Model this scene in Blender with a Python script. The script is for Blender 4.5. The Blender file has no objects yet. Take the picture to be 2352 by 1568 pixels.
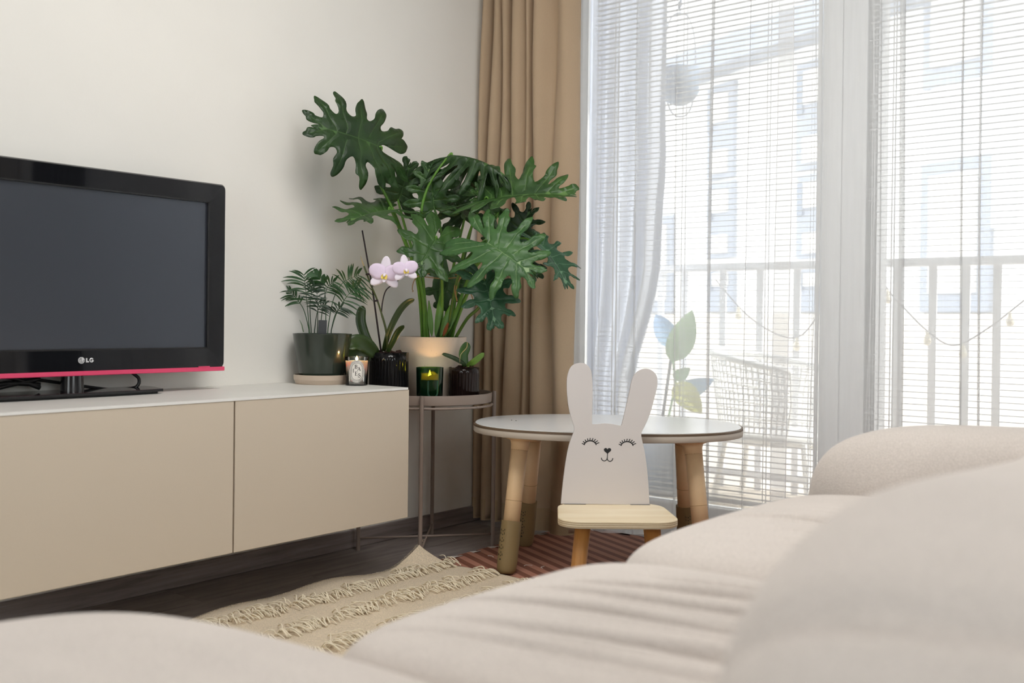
import bpy, bmesh, math, random
import numpy as np
from mathutils import Vector, Matrix, geometry, noise

# ------------------------------------------------------------------ camera, world, exposure
sc = bpy.context.scene
COL = sc.collection
CAM_H = 0.758
FPX, PPX, PPY = 2340.0, 1176.0, 750.0
YAW, PITCH, ROLL = math.radians(38.7), math.radians(0.34), 0.0115
FW = Vector((-math.sin(YAW)*math.cos(PITCH), math.cos(YAW)*math.cos(PITCH), -math.sin(PITCH)))
_r0 = Vector((math.cos(YAW), math.sin(YAW), 0)); _u0 = _r0.cross(FW)
RT = math.cos(ROLL)*_r0 + math.sin(ROLL)*_u0
UP = -math.sin(ROLL)*_r0 + math.cos(ROLL)*_u0
CAM_LOC = Vector((0, 0, CAM_H))

cam_d = bpy.data.cameras.new('camera'); cam = bpy.data.objects.new('camera', cam_d); COL.objects.link(cam)
m = Matrix((( RT.x, UP.x, -FW.x, 0), (RT.y, UP.y, -FW.y, 0), (RT.z, UP.z, -FW.z, CAM_H), (0, 0, 0, 1)))
cam.matrix_world = m
cam_d.sensor_width = 36.0; cam_d.lens = 36.0*FPX/2352.0
cam_d.shift_y = (PPY-784.0)/2352.0
cam_d.clip_start = 0.02
cam_d.dof.use_dof = True; cam_d.dof.focus_distance = 3.1; cam_d.dof.aperture_fstop = 3.6
sc.camera = cam

w = bpy.data.worlds.new('sky'); sc.world = w; w.use_nodes = True
bg = w.node_tree.nodes['Background']
bg.inputs['Color'].default_value = (0.95, 0.975, 1.0, 1); bg.inputs['Strength'].default_value = 3.5

sun_d = bpy.data.lights.new('sun', 'SUN'); sun = bpy.data.objects.new('sun', sun_d); COL.objects.link(sun)
sun_d.energy = 4.0; sun_d.angle = math.radians(1.5); sun_d.color = (1.0, 0.95, 0.88)
sun.rotation_euler = Vector((-0.70, -0.20, -0.68)).to_track_quat('-Z', 'Y').to_euler()

vs = sc.view_settings
vs.view_transform = 'Standard'; vs.look = 'None'; vs.gamma = 1.0; vs.use_curve_mapping = False
vs.exposure = 0.38
try:
    sc.cycles.max_bounces = 8; sc.cycles.diffuse_bounces = 5; sc.cycles.glossy_bounces = 4
    sc.cycles.transmission_bounces = 6; sc.cycles.transparent_max_bounces = 24
    sc.cycles.caustics_reflective = False; sc.cycles.caustics_refractive = False
    sc.cycles.use_denoising = True
except Exception:
    pass

# ------------------------------------------------------------------ helpers
def at(px, py, depth):
    """point in the room seen at a pixel of the 2352x1568 photograph, at a measured distance along the view axis"""
    return CAM_LOC + (FW + RT*((px-PPX)/FPX) - UP*((py-PPY)/FPX))*depth

def srgb(r, g, b):
    f = lambda c: (c/255/12.92) if c/255 <= 0.04045 else ((c/255+0.055)/1.055)**2.4
    return (f(r), f(g), f(b))

def new_mat(name):
    mt = bpy.data.materials.new(name); mt.use_nodes = True
    nt = mt.node_tree; b = nt.nodes['Principled BSDF']
    return mt, nt, b

def mat(name, col, rough=0.6, metal=0.0, var=0.0, vscale=8.0, bump=0.0, bscale=60.0, stretch=(1, 1, 1), spec=0.5, sheen=0.0, emit=None, estr=0.0, detail=4.0, coords='Object'):
    mt, nt, b = new_mat(name)
    b.inputs['Base Color'].default_value = (*col, 1); b.inputs['Roughness'].default_value = rough
    b.inputs['Metallic'].default_value = metal
    b.inputs['Specular IOR Level'].default_value = spec
    if sheen: b.inputs['Sheen Weight'].default_value = sheen
    if emit: b.inputs['Emission Color'].default_value = (*emit, 1); b.inputs['Emission Strength'].default_value = estr
    if var or bump:
        tc = nt.nodes.new('ShaderNodeTexCoord'); mp = nt.nodes.new('ShaderNodeMapping')
        mp.inputs['Scale'].default_value = stretch
        nt.links.new(tc.outputs[coords], mp.inputs['Vector'])
    if var:
        n = nt.nodes.new('ShaderNodeTexNoise'); n.inputs['Scale'].default_value = vscale; n.inputs['Detail'].default_value = detail
        nt.links.new(mp.outputs['Vector'], n.inputs['Vector'])
        rp = nt.nodes.new('ShaderNodeValToRGB')
        rp.color_ramp.elements[0].position = 0.3; rp.color_ramp.elements[1].position = 0.7
        rp.color_ramp.elements[0].color = (*[max(0, c*(1-var)) for c in col], 1)
        rp.color_ramp.elements[1].color = (*[min(1, c*(1+var)) for c in col], 1)
        nt.links.new(n.outputs['Fac'], rp.inputs['Fac']); nt.links.new(rp.outputs['Color'], b.inputs['Base Color'])
    if bump:
        n2 = nt.nodes.new('ShaderNodeTexNoise'); n2.inputs['Scale'].default_value = bscale; n2.inputs['Detail'].default_value = 3
        nt.links.new(mp.outputs['Vector'], n2.inputs['Vector'])
        bp = nt.nodes.new('ShaderNodeBump'); bp.inputs['Strength'].default_value = bump; bp.inputs['Distance'].default_value = 0.002
        nt.links.new(n2.outputs['Fac'], bp.inputs['Height']); nt.links.new(bp.outputs['Normal'], b.inputs['Normal'])
    return mt

def fabric(name, col, scale=900.0, var=0.12, bump=0.35, rough=0.9, translucent=0.0):
    """woven cloth: fine weave noise, two-axis waves, soft large variation"""
    mt, nt, b = new_mat(name)
    tc = nt.nodes.new('ShaderNodeTexCoord')
    n1 = nt.nodes.new('ShaderNodeTexNoise'); n1.inputs['Scale'].default_value = scale; n1.inputs['Detail'].default_value = 2
    n2 = nt.nodes.new('ShaderNodeTexNoise'); n2.inputs['Scale'].default_value = 5.0
    nt.links.new(tc.outputs['Object'], n1.inputs['Vector']); nt.links.new(tc.outputs['Object'], n2.inputs['Vector'])
    mx = nt.nodes.new('ShaderNodeMath'); mx.operation = 'MULTIPLY_ADD'; mx.inputs[1].default_value = 0.75
    nt.links.new(n1.outputs['Fac'], mx.inputs[0])
    m2 = nt.nodes.new('ShaderNodeMath'); m2.operation = 'MULTIPLY'; m2.inputs[1].default_value = 0.25
    nt.links.new(n2.outputs['Fac'], m2.inputs[0]); nt.links.new(m2.outputs[0], mx.inputs[2])
    rp = nt.nodes.new('ShaderNodeValToRGB')
    rp.color_ramp.elements[0].position = 0.32; rp.color_ramp.elements[1].position = 0.68
    rp.color_ramp.elements[0].color = (*[c*(1-var) for c in col], 1); rp.color_ramp.elements[1].color = (*[min(1, c*(1+var)) for c in col], 1)
    nt.links.new(mx.outputs[0], rp.inputs['Fac']); nt.links.new(rp.outputs['Color'], b.inputs['Base Color'])
    b.inputs['Roughness'].default_value = rough; b.inputs['Specular IOR Level'].default_value = 0.15
    b.inputs['Sheen Weight'].default_value = 0.12
    if bump:
        bp = nt.nodes.new('ShaderNodeBump'); bp.inputs['Strength'].default_value = bump; bp.inputs['Distance'].default_value = 0.001
        nt.links.new(n1.outputs['Fac'], bp.inputs['Height']); nt.links.new(bp.outputs['Normal'], b.inputs['Normal'])
    if translucent:
        tr = nt.nodes.new('ShaderNodeBsdfTranslucent'); nt.links.new(rp.outputs['Color'], tr.inputs['Color'])
        ms = nt.nodes.new('ShaderNodeMixShader'); ms.inputs['Fac'].default_value = translucent
        nt.links.new(b.outputs['BSDF'], ms.inputs[1]); nt.links.new(tr.outputs['BSDF'], ms.inputs[2])
        nt.links.new(ms.outputs['Shader'], nt.nodes['Material Output'].inputs['Surface'])
    return mt

def wood(name, dark, light, scale=3.0, stretch=(12, 1, 12), rough=0.5, bump=0.1):
    mt, nt, b = new_mat(name)
    tc = nt.nodes.new('ShaderNodeTexCoord'); mp = nt.nodes.new('ShaderNodeMapping'); mp.inputs['Scale'].default_value = stretch
    nt.links.new(tc.outputs['Object'], mp.inputs['Vector'])
    oi = nt.nodes.new('ShaderNodeObjectInfo'); ad = nt.nodes.new('ShaderNodeVectorMath'); ad.operation = 'ADD'
    nt.links.new(mp.outputs['Vector'], ad.inputs[0]); 
    ml = nt.nodes.new('ShaderNodeMath'); ml.operation = 'MULTIPLY'; ml.inputs[1].default_value = 37.0
    nt.links.new(oi.outputs['Random'], ml.inputs[0]); nt.links.new(ml.outputs[0], ad.inputs[1])
    n = nt.nodes.new('ShaderNodeTexNoise'); n.inputs['Scale'].default_value = scale; n.inputs['Detail'].default_value = 8; n.inputs['Roughness'].default_value = 0.65; n.inputs['Distortion'].default_value = 0.6
    nt.links.new(ad.outputs['Vector'], n.inputs['Vector'])
    rp = nt.nodes.new('ShaderNodeValToRGB'); rp.color_ramp.elements[0].position = 0.35; rp.color_ramp.elements[1].position = 0.68
    rp.color_ramp.elements[0].color = (*dark, 1); rp.color_ramp.elements[1].color = (*light, 1)
    nt.links.new(n.outputs['Fac'], rp.inputs['Fac']); nt.links.new(rp.outputs['Color'], b.inputs['Base Color'])
    b.inputs['Roughness'].default_value = rough
    bp = nt.nodes.new('ShaderNodeBump'); bp.inputs['Strength'].default_value = bump; bp.inputs['Distance'].default_value = 0.001
    nt.links.new(n.outputs['Fac'], bp.inputs['Height']); nt.links.new(bp.outputs['Normal'], b.inputs['Normal'])
    return mt

def clear_glass(name, tint=(1, 1, 1), refl=0.06, rough=0.02, dens=0.0, dcol=(0, 0, 0)):
    """thin clear or tinted glass: fresnel-weighted gloss over tinted see-through, optional body colour"""
    mt = bpy.data.materials.new(name); mt.use_nodes = True; nt = mt.node_tree; nt.nodes.clear()
    out = nt.nodes.new('ShaderNodeOutputMaterial'); tr = nt.nodes.new('ShaderNodeBsdfTransparent'); tr.inputs['Color'].default_value = (*tint, 1)
    gl = nt.nodes.new('ShaderNodeBsdfGlossy'); gl.inputs['Roughness'].default_value = rough
    fr = nt.nodes.new('ShaderNodeFresnel'); fr.inputs['IOR'].default_value = 1.45
    src = tr
    if dens:
        df = nt.nodes.new('ShaderNodeBsdfDiffuse'); df.inputs['Color'].default_value = (*dcol, 1)
        m0 = nt.nodes.new('ShaderNodeMixShader'); m0.inputs['Fac'].default_value = dens
        nt.links.new(tr.outputs[0], m0.inputs[1]); nt.links.new(df.outputs[0], m0.inputs[2]); src = m0
    ms = nt.nodes.new('ShaderNodeMixShader'); nt.links.new(fr.outputs[0], ms.inputs['Fac'])
    nt.links.new(src.outputs[0], ms.inputs[1]); nt.links.new(gl.outputs[0], ms.inputs[2]); nt.links.new(ms.outputs[0], out.inputs['Surface'])
    return mt

def link(o, parent=None):
    COL.objects.link(o)
    if parent is not None: o.parent = parent
    return o

def obj(name, bm, material, parent=None, smooth=False, bevel=0.0, loc=None, sub=0, autosmooth=None, solid=0.0):
    me = bpy.data.meshes.new(name)
    if isinstance(bm, bmesh.types.BMesh):
        bmesh.ops.recalc_face_normals(bm, faces=bm.faces); bm.to_mesh(me); bm.free()
    else:
        me.from_pydata([tuple(v) for v in bm[0]], [], bm[1]); me.update()
    me.materials.append(material)
    if smooth or autosmooth:
        for p in me.polygons: p.use_smooth = True
    o = bpy.data.objects.new(name, me); link(o, parent)
    if loc is not None: o.location = loc
    if solid:
        md = o.modifiers.new('solid', 'SOLIDIFY'); md.thickness = solid; md.offset = 0
    if bevel:
        md = o.modifiers.new('bevel', 'BEVEL'); md.width = bevel; md.segments = 2; md.limit_method = 'ANGLE'; md.angle_limit = math.radians(40)
    if sub:
        md = o.modifiers.new('sub', 'SUBSURF'); md.levels = sub; md.render_levels = sub
    if autosmooth:
        me.set_sharp_from_angle(angle=math.radians(autosmooth))
    return o

def tag(o, label, cat, group=None, kind=None):
    o['label'] = label; o['category'] = cat
    if group: o['group'] = group
    if kind: o['kind'] = kind
    return o

def thing(name, label, cat, loc=(0, 0, 0), rz=0.0, group=None):
    o = bpy.data.objects.new(name, None); COL.objects.link(o); o.empty_display_size = 0.05
    o.location = loc; o.rotation_euler = (0, 0, rz)
    return tag(o, label, cat, group)

def struct(o):
    o['kind'] = 'structure'; return o

def box(bm, x0, x1, y0, y1, z0, z1):
    v = [bm.verts.new(p) for p in ((x0, y0, z0), (x1, y0, z0), (x1, y1, z0), (x0, y1, z0), (x0, y0, z1), (x1, y0, z1), (x1, y1, z1), (x0, y1, z1))]
    for f in ((3, 2, 1, 0), (4, 5, 6, 7), (0, 1, 5, 4), (1, 2, 6, 5), (2, 3, 7, 6), (3, 0, 4, 7)):
        bm.faces.new([v[i] for i in f])
    return bm

def bx(x0, x1, y0, y1, z0, z1):
    return box(bmesh.new(), x0, x1, y0, y1, z0, z1)

def tube(bm, pts, rad, seg=8, caps=True):
    """swept round tube; rad is a number or a list"""
    pts = [Vector(p) for p in pts]; n = len(pts)
    rs = rad if isinstance(rad, (list, tuple)) else [rad]*n
    rings = []; ref = None
    for i, p in enumerate(pts):
        t = (pts[min(i+1, n-1)]-pts[max(i-1, 0)])
        if t.length < 1e-9: t = Vector((0, 0, 1))
        t.normalize()
        if ref is None:
            ref = Vector((1, 0, 0)) if abs(t.x) < 0.8 else Vector((0, 1, 0))
        a = (ref - t*ref.dot(t))
        if a.length < 1e-6: a = t.orthogonal()
        a.normalize(); b = t.cross(a); ref = a
        rings.append([bm.verts.new(p + (a*math.cos(k*2*math.pi/seg) + b*math.sin(k*2*math.pi/seg))*rs[i]) for k in range(seg)])
    for i in range(n-1):
        for k in range(seg):
            bm.faces.new((rings[i][k], rings[i][(k+1) % seg], rings[i+1][(k+1) % seg], rings[i+1][k]))
    if caps:
        bm.faces.new(rings[0][::-1]); bm.faces.new(rings[-1])
    return bm

def tb(pts, rad, seg=8, caps=True):
    return tube(bmesh.new(), pts, rad, seg, caps)

def lathe(bm, prof, seg=40, c=(0, 0, 0), ribs=0, amp=0.0, rz=(None, None)):
    """spin a profile of (r, z); optional ribs between heights rz"""
    rings = []
    for r, z in prof:
        ring = []
        if r < 1e-6:
            ring = [bm.verts.new((c[0], c[1], c[2]+z))]
        else:
            for k in range(seg):
                a = 2*math.pi*k/seg; rr = r
                if ribs and rz[0] <= z <= rz[1]: rr = r*(1+amp*abs(math.sin(a*ribs/2))-amp)
                ring.append(bm.verts.new((c[0]+rr*math.cos(a), c[1]+rr*math.sin(a), c[2]+z)))
        rings.append(ring)
    for a, b in zip(rings, rings[1:]):
        if len(a) == 1 and len(b) == 1: continue
        for k in range(seg):
            k2 = (k+1) % seg
            if len(a) == 1: bm.faces.new((a[0], b[k], b[k2]))
            elif len(b) == 1: bm.faces.new((a[k], a[k2], b[0]))
            else: bm.faces.new((a[k], a[k2], b[k2], b[k]))
    return bm

def lt(prof, seg=40, **k):
    return lathe(bmesh.new(), prof, seg, **k)

def prism(bm, pts2, z0, z1, frame=None):
    """extrude a 2D outline; frame = (origin, u, v, n): point = o+u*x+v*y+n*z"""
    if frame is None: frame = (Vector((0, 0, 0)), Vector((1, 0, 0)), Vector((0, 1, 0)), Vector((0, 0, 1)))
    o, u, v, n = frame
    a = [bm.verts.new(o+u*x+v*y+n*z0) for x, y in pts2]; b = [bm.verts.new(o+u*x+v*y+n*z1) for x, y in pts2]
    k = len(pts2)
    bm.faces.new(a[::-1]); bm.faces.new(b)
    for i in range(k): bm.faces.new((a[i], a[(i+1) % k], b[(i+1) % k], b[i]))
    return bm

def catmull(pts, n=8, closed=False):
    pts = [Vector(p) for p in pts]; out = []; N = len(pts)
    rng = range(N) if closed else range(N-1)
    for i in rng:
        if closed: p0, p1, p2, p3 = pts[(i-1) % N], pts[i], pts[(i+1) % N], pts[(i+2) % N]
        else: p0, p1, p2, p3 = pts[max(i-1, 0)], pts[i], pts[i+1], pts[min(i+2, N-1)]
        for k in range(n):
            t = k/n
            out.append(0.5*((2*p1)+(p2-p0)*t+(2*p0-5*p1+4*p2-p3)*t*t+(3*p1-p0-3*p2+p3)*t**3))
    if not closed: out.append(pts[-1])
    return out

def rrect(w, h, r, n=6):
    pts = []
    for cx, cy, a0 in ((w/2-r, h/2-r, 0), (-w/2+r, h/2-r, 90), (-w/2+r, -h/2+r, 180), (w/2-r, -h/2+r, 270)):
        for k in range(n+1):
            a = math.radians(a0+90*k/n); pts.append((cx+r*math.cos(a), cy+r*math.sin(a)))
    return pts

def dup(root, loc=None, rz=None, label=None):
    def cp(o, par):
        c = o.copy(); COL.objects.link(c); c.parent = par
        for ch in o.children: cp(ch, c)
        return c
    c = cp(root, root.parent)
    if loc is not None: c.location = loc
    if rz is not None: c.rotation_euler = (0, 0, rz)
    if label: c['label'] = label
    return c

# ------------------------------------------------------------------ the room
WX, WY = -2.52, 3.50            # TV wall plane, window plane
RX, BY, CZ = 2.6, -2.6, 2.62    # far right wall, back wall, ceiling
M_wall = mat('wall_paint', srgb(235, 232, 226), rough=0.85, var=0.015, vscale=3, bump=0.08, bscale=220, spec=0.2)
M_ceil = mat('ceiling_paint', (0.86, 0.85, 0.83), rough=0.9, spec=0.2)
M_white = mat('white_frame', (0.86, 0.87, 0.88), rough=0.35)
M_plank = wood('dark_laminate', srgb(110, 101, 98), srgb(152, 142, 138), scale=2.2, stretch=(14, 1.3, 14), rough=0.42, bump=0.06)
M_skirt = wood('dark_skirting', srgb(112, 101, 98), srgb(152, 141, 137), scale=2.2, stretch=(8, 1.1, 22), rough=0.5, bump=0.06)
M_dark = mat('joint_dark', (0.03, 0.028, 0.027), rough=0.9)

struct(obj('wall_left', bx(WX-0.12, WX, BY, WY+0.12, 0, CZ), M_wall))
# right and back walls, each opened by an added, unseen window for fill light
struct(obj('wall_right', box(box(box(bx(RX, RX+0.12, BY, -0.8, 0, CZ), RX, RX+0.12, 1.0, WY+0.12, 0, CZ), RX, RX+0.12, -0.8, 1.0, 2.40, CZ), RX, RX+0.12, -0.8, 1.0, 0, 0.25), M_wall))
struct(obj('wall_back', box(box(box(bx(WX-0.12, -1.2, BY-0.12, BY, 0, CZ), 0.6, RX+0.12, BY-0.12, BY, 0, CZ), -1.2, 0.6, BY-0.12, BY, 2.40, CZ), -1.2, 0.6, BY-0.12, BY, 0, 0.25), M_wall))
struct(obj('ceiling', bx(WX-0.12, RX+0.12, BY-0.12, WY+0.35, CZ, CZ+0.12), M_ceil))
floor = struct(obj('floor', bx(WX-0.12, RX+0.12, BY-0.12, WY+0.12, -0.12, -0.006), M_dark))
# laminate planks, 19 cm wide, running along the TV wall
rnd = random.Random(3)
pm = {}
PW = 0.19; ncol = int((0.6-WX)/PW)+1
for c in range(ncol):
    x0 = WX + c*PW; y = BY + rnd.uniform(-1.2, 0)
    while y < WY:
        L = 1.28; y0, y1 = max(y, BY), min(y+L, WY)
        if y1-y0 > 0.02:
            o = obj('plank', bx(x0+0.0007, x0+PW-0.0007, y0+0.0007, y1-0.0007, -0.006, 0), M_plank, floor)
        y += L
obj('plank', bx(WX+ncol*PW, RX, BY, WY, -0.006, 0), M_plank, floor)

struct(obj('baseboard_left', bx(WX, WX+0.014, BY, WY, 0, 0.058), M_skirt, bevel=0.003))

# window wall: solid pier at the left corner, lintel, pier far right; floor-to-ceiling windows between
struct(obj('wall_window', box(box(bx(WX, RX, WY-0.02, WY+0.30, 2.42, CZ), WX, WX+0.02, WY-0.02, WY+0.10, 0, 2.42), 1.9, RX, WY-0.02, WY+0.30, 0, 2.42), M_wall))

# --- window frames (white) and panes
M_pane = clear_glass('window_glass', (0.97, 0.985, 0.98))
M_grey = mat('grey_outer_frame', srgb(150, 150, 152), rough=0.5)
WT, WB = 2.40, 0.0
def window(name, x0, x1, stile_l, stile_r, bottom=0.055, top=0.06):
    fr = struct(obj(name, box(box(box(bx(x0, x0+stile_l, WY, WY+0.07, WB, WT), x1-stile_r, x1, WY, WY+0.07, WB, WT),
                 x0+stile_l, x1-stile_r, WY, WY+0.07, WB, WB+bottom), x0+stile_l, x1-stile_r, WY, WY+0.07, WT-top, WT), M_white, bevel=0.004))
    obj('pane', bx(x0+stile_l-0.005, x1-stile_r+0.005, WY+0.045, WY+0.051, WB+bottom-0.005, WT-top+0.005), M_pane, fr)
    obj('bead', box(bx(x0+stile_l, x0+stile_l+0.012, WY-0.008, WY, WB+bottom, WT-top), x1-stile_r-0.012, x1-stile_r, WY-0.008, WY, WB+bottom, WT-top), M_white, fr)
    return fr
def fill_window(name, along_y, p, a0, a1):
    f = (lambda u0, u1, v0, v1: (p, p+0.07, u0, u1, v0, v1)) if along_y else (lambda u0, u1, v0, v1: (u0, u1, p-0.07, p, v0, v1))
    bm = bmesh.new(); mid = (a0+a1)/2
    for r_ in ((a0, a0+0.07, 0.25, 2.40), (a1-0.07, a1, 0.25, 2.40), (mid-0.04, mid+0.04, 0.25, 2.40), (a0, a1, 2.33, 2.40), (a0, a1, 0.25, 0.32)): box(bm, *f(*r_))
    fr = struct(obj(name, bm, M_white))
    q = (p+0.03, p+0.036, a0+0.05, a1-0.05, 0.30, 2.35) if along_y else (a0+0.05, a1-0.05, p-0.036, p-0.03, 0.30, 2.35)
    obj('pane', bx(*q), M_pane, fr)
fill_window('fill_window_4', True, RX, -0.8, 1.0); fill_window('fill_window_5', False, BY, -1.2, 0.6)  # both windows are added out of view to bring in fill light
XM0, XM1 = -1.412, -1.262       # mullion between the two windows
w1 = window('window_1', WX+0.02, XM0+0.075, 0.050, 0.073)
w2 = window('window_2', XM0+0.077, 0.40, 0.075, 0.06)
w3 = window('window_3', 0.402, 1.90, 0.06, 0.06)
obj('outer_frame', bx(XM1, XM1+0.034, WY+0.052, WY+0.16, 0, 2.40), M_grey, w2)

# --- venetian blinds inside each window frame
M_slat = mat('blind_slat', (0.93, 0.935, 0.94), rough=0.45)
_nt = M_slat.node_tree; _b = _nt.nodes['Principled BSDF']; _t = _nt.nodes.new('ShaderNodeBsdfTranslucent'); _t.inputs['Color'].default_value = (0.93, 0.94, 0.95, 1)
_m = _nt.nodes.new('ShaderNodeMixShader'); _m.inputs['Fac'].default_value = 0.5
_nt.links.new(_b.outputs[0], _m.inputs[1]); _nt.links.new(_t.outputs[0], _m.inputs[2]); _nt.links.new(_m.outputs[0], _nt.nodes['Material Output'].inputs['Surface'])
M_cord = mat('blind_cord', (0.80, 0.81, 0.82), rough=0.8)
def slat_mesh(L):
    bm = bmesh.new(); n = 4; wd = 0.025; prev = None
    for k in range(n+1):
        y = -wd/2+wd*k/n; z = 0.0016*(1-(2*k/n-1)**2)
        r = [bm.verts.new((-L/2, y, z)), bm.verts.new((L/2, y, z))]
        if prev: bm.faces.new((prev[0], prev[1], r[1], r[0]))
        prev = r
    me = bpy.data.meshes.new('slat'); bm.to_mesh(me); bm.free(); me.materials.append(M_slat)
    for p in me.polygons: p.use_smooth = True
    return me
def blind(x0, x1, label, cords, zb=0.085, zt=2.33, group='venetian blinds in the tall windows'):
    t = thing('venetian_blind', label, 'blind', ((x0+x1)/2, WY+0.018, 0), 0, group)
    L = x1-x0; me = slat_mesh(L); z = zb+0.02; r = random.Random(int(abs(x0)*100))
    while z < zt-0.03:
        o = bpy.data.objects.new('slat', me); link(o, t); o.location = (0, 0, z); o.rotation_euler = (math.radians(1.5+r.uniform(-1, 1)), 0, r.uniform(-0.0006, 0.0006))
        z += 0.0204
    obj('bottom_rail', bx(-L/2, L/2, -0.012, 0.012, zb-0.006, zb+0.008), M_slat, t, bevel=0.002)
    obj('head_rail', bx(-L/2, L/2, -0.014, 0.014, zt-0.025, zt), M_slat, t, bevel=0.002)
    for cx, wdt in cords:
        obj('ladder_cord', box(bx(cx-wdt/2, cx+wdt/2, -0.0145, -0.0135, zb, zt-0.02), cx-wdt/2, cx+wdt/2, 0.0135, 0.0145, zb, zt-0.02), M_cord, t)
    return t
b1 = blind(WX+0.138, XM0-0.001, 'white venetian blind in the window beside the beige curtain', [(-0.47, 0.002), (-0.385, 0.004), (-0.37, 0.0015), (-0.07, 0.003), (0.28, 0.003), (0.45, 0.0015)])
b2 = blind(XM1+0.002, 0.338, 'white venetian blind in the window beyond the wide white mullion', [(-0.768, 0.002), (-0.70, 0.004), (-0.25, 0.003), (0.2, 0.003), (0.7, 0.003)])
b3 = blind(0.465, 1.838, 'white venetian blind in the window farthest from the beige curtain', [(-0.6, 0.003), (0.0, 0.003), (0.6, 0.003)])
# bead chains that work the blinds
M_chain = mat('bead_chain', (0.78, 0.78, 0.80), rough=0.4)
def chain(parent, x, z0, z1, bow=0.03):
    pts = [(x+bow*(1-((2*i/14)-1)**2)*math.sin(i*0.22), -0.03, z1+(z0-z1)*i/14) for i in range(15)]
    obj('bead_chain', tb(pts, 0.0012, 5), M_chain, parent)
chain(b1, 0.46, 0.16, 2.25, 0.02); chain(b2, -0.775, 0.25, 2.25, 0.02)

# ------------------------------------------------------------------ curtains
def xat(px, Y):
    d = FW + RT*((px-PPX)/FPX)
    return d.x/d.y*Y

M_beige = fabric('beige_curtain_linen', srgb(198, 174, 146), scale=700, var=0.07, bump=0.25, translucent=0.22)
M_hemb = fabric('beige_hem', srgb(190, 166, 134), scale=700, var=0.07, bump=0.25, translucent=0.1)

# folded linen drape: control points (pixel column at eye level, depth offset) turned into a plan curve
prof = [(1090, .06), (1101, .055), (1106, .012), (1114, -.03), (1121, -.02), (1125, .05), (1129, .03), (1133, -.025), (1144, -.03), (1148.5, .03), (1149.5, .11), (1152, .0), (1158, -.03), (1167, -.02), (1172, .045), (1176, .05), (1179, -.01), (1188, -.04), (1200, -.035), (1208, -.005), (1212, .0), (1217, -.028), (1223, -.02), (1227, .07), (1230, .11), (1234, -.01), (1244, -.045), (1256, -.04), (1268, -.012), (1276, -.008), (1286, -.035), (1300, -.045), (1312, -.03), (1319, .0), (1316, .02)]
YC = 2.93
def curtain_mesh(prof, zs):
    base = [Vector((xat(p, YC), YC+d, 0)) for p, d in prof]
    plan = catmull(base, 5)
    xr = xat(1319, YC); verts = []; faces = []; n = len(plan)
    for zi, z in enumerate(zs):
        t = max(0, 1-z/2.57)
        for i, p in enumerate(plan):
            u = (p.x-WX)/(xr-WX)
            sway = 0.006*math.sin(3.1*z+u*9)+0.004*math.sin(5.3*z+u*21)
            # the left folds drift towards the wall near the floor, the right ones hang plumb
            x = p.x - 0.055*(t**1.6)*max(0, 1-u)**1.2*0.9 + 0.012*t*u*math.sin(u*7+1.0)
            x = max(x+sway*0.5, WX+0.006)
            y = YC+(p.y-YC)*(1+0.25*t*math.sin(u*5+2)) + sway - 0.03*t*(u-0.4)
            verts.append((x, y, z))
    for j in range(len(zs)-1):
        for i in range(n-1):
            a = j*n+i; faces.append((a, a+1, a+n+1, a+n))
    return verts, faces
zs = [0.018+0.06*k/3 for k in range(3)]+[0.08+(2.56-0.08)*k/30 for k in range(31)]
cur = obj('curtain', curtain_mesh(prof, zs), M_beige, smooth=True, solid=0.003)
tag(cur, 'floor-length beige linen curtain gathered in the corner beside the white wall', 'curtain')
# hem band stitched along the bottom edge
v, f = curtain_mesh(prof, [0.012, 0.05, 0.092])
hv = [(a, b-0.0035, c) for a, b, c in v]
hem = obj('hem', (hv, f), M_hemb, cur, smooth=True)

# sheer curtains: one panel per side, with pleats that double the voile
M_sheer = bpy.data.materials.new('white_voile'); M_sheer.use_nodes = True
nt = M_sheer.node_tree; nt.nodes.clear()
out = nt.nodes.new('ShaderNodeOutputMaterial'); tr = nt.nodes.new('ShaderNodeBsdfTransparent')
df = nt.nodes.new('ShaderNodeBsdfDiffuse'); tl = nt.nodes.new('ShaderNodeBsdfTranslucent')
df.inputs['Color'].default_value = (0.97, 0.97, 0.975, 1); tl.inputs['Color'].default_value = (0.97, 0.97, 0.975, 1)
a1 = nt.nodes.new('ShaderNodeMixShader'); a1.inputs['Fac'].default_value = 0.5
nt.links.new(df.outputs[0], a1.inputs[1]); nt.links.new(tl.outputs[0], a1.inputs[2])
tcd = nt.nodes.new('ShaderNodeTexCoord'); wv = nt.nodes.new('ShaderNodeTexNoise'); wv.inputs['Scale'].default_value = 14
mpp = nt.nodes.new('ShaderNodeMapping'); mpp.inputs['Scale'].default_value = (6, 6, 0.4)
nt.links.new(tcd.outputs['Object'], mpp.inputs['Vector']); nt.links.new(mpp.outputs['Vector'], wv.inputs['Vector'])
mr = nt.nodes.new('ShaderNodeMapRange'); mr.inputs['To Min'].default_value = 0.54; mr.inputs['To Max'].default_value = 0.60
nt.links.new(wv.outputs['Fac'], mr.inputs['Value'])
a2 = nt.nodes.new('ShaderNodeMixShader'); nt.links.new(mr.outputs['Result'], a2.inputs['Fac'])
nt.links.new(tr.outputs[0], a2.inputs[1]); nt.links.new(a1.outputs[0], a2.inputs[2]); nt.links.new(a2.outputs[0], out.inputs['Surface'])
M_hem = mat('voile_hem', (0.88, 0.88, 0.90), rough=0.9)

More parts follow.
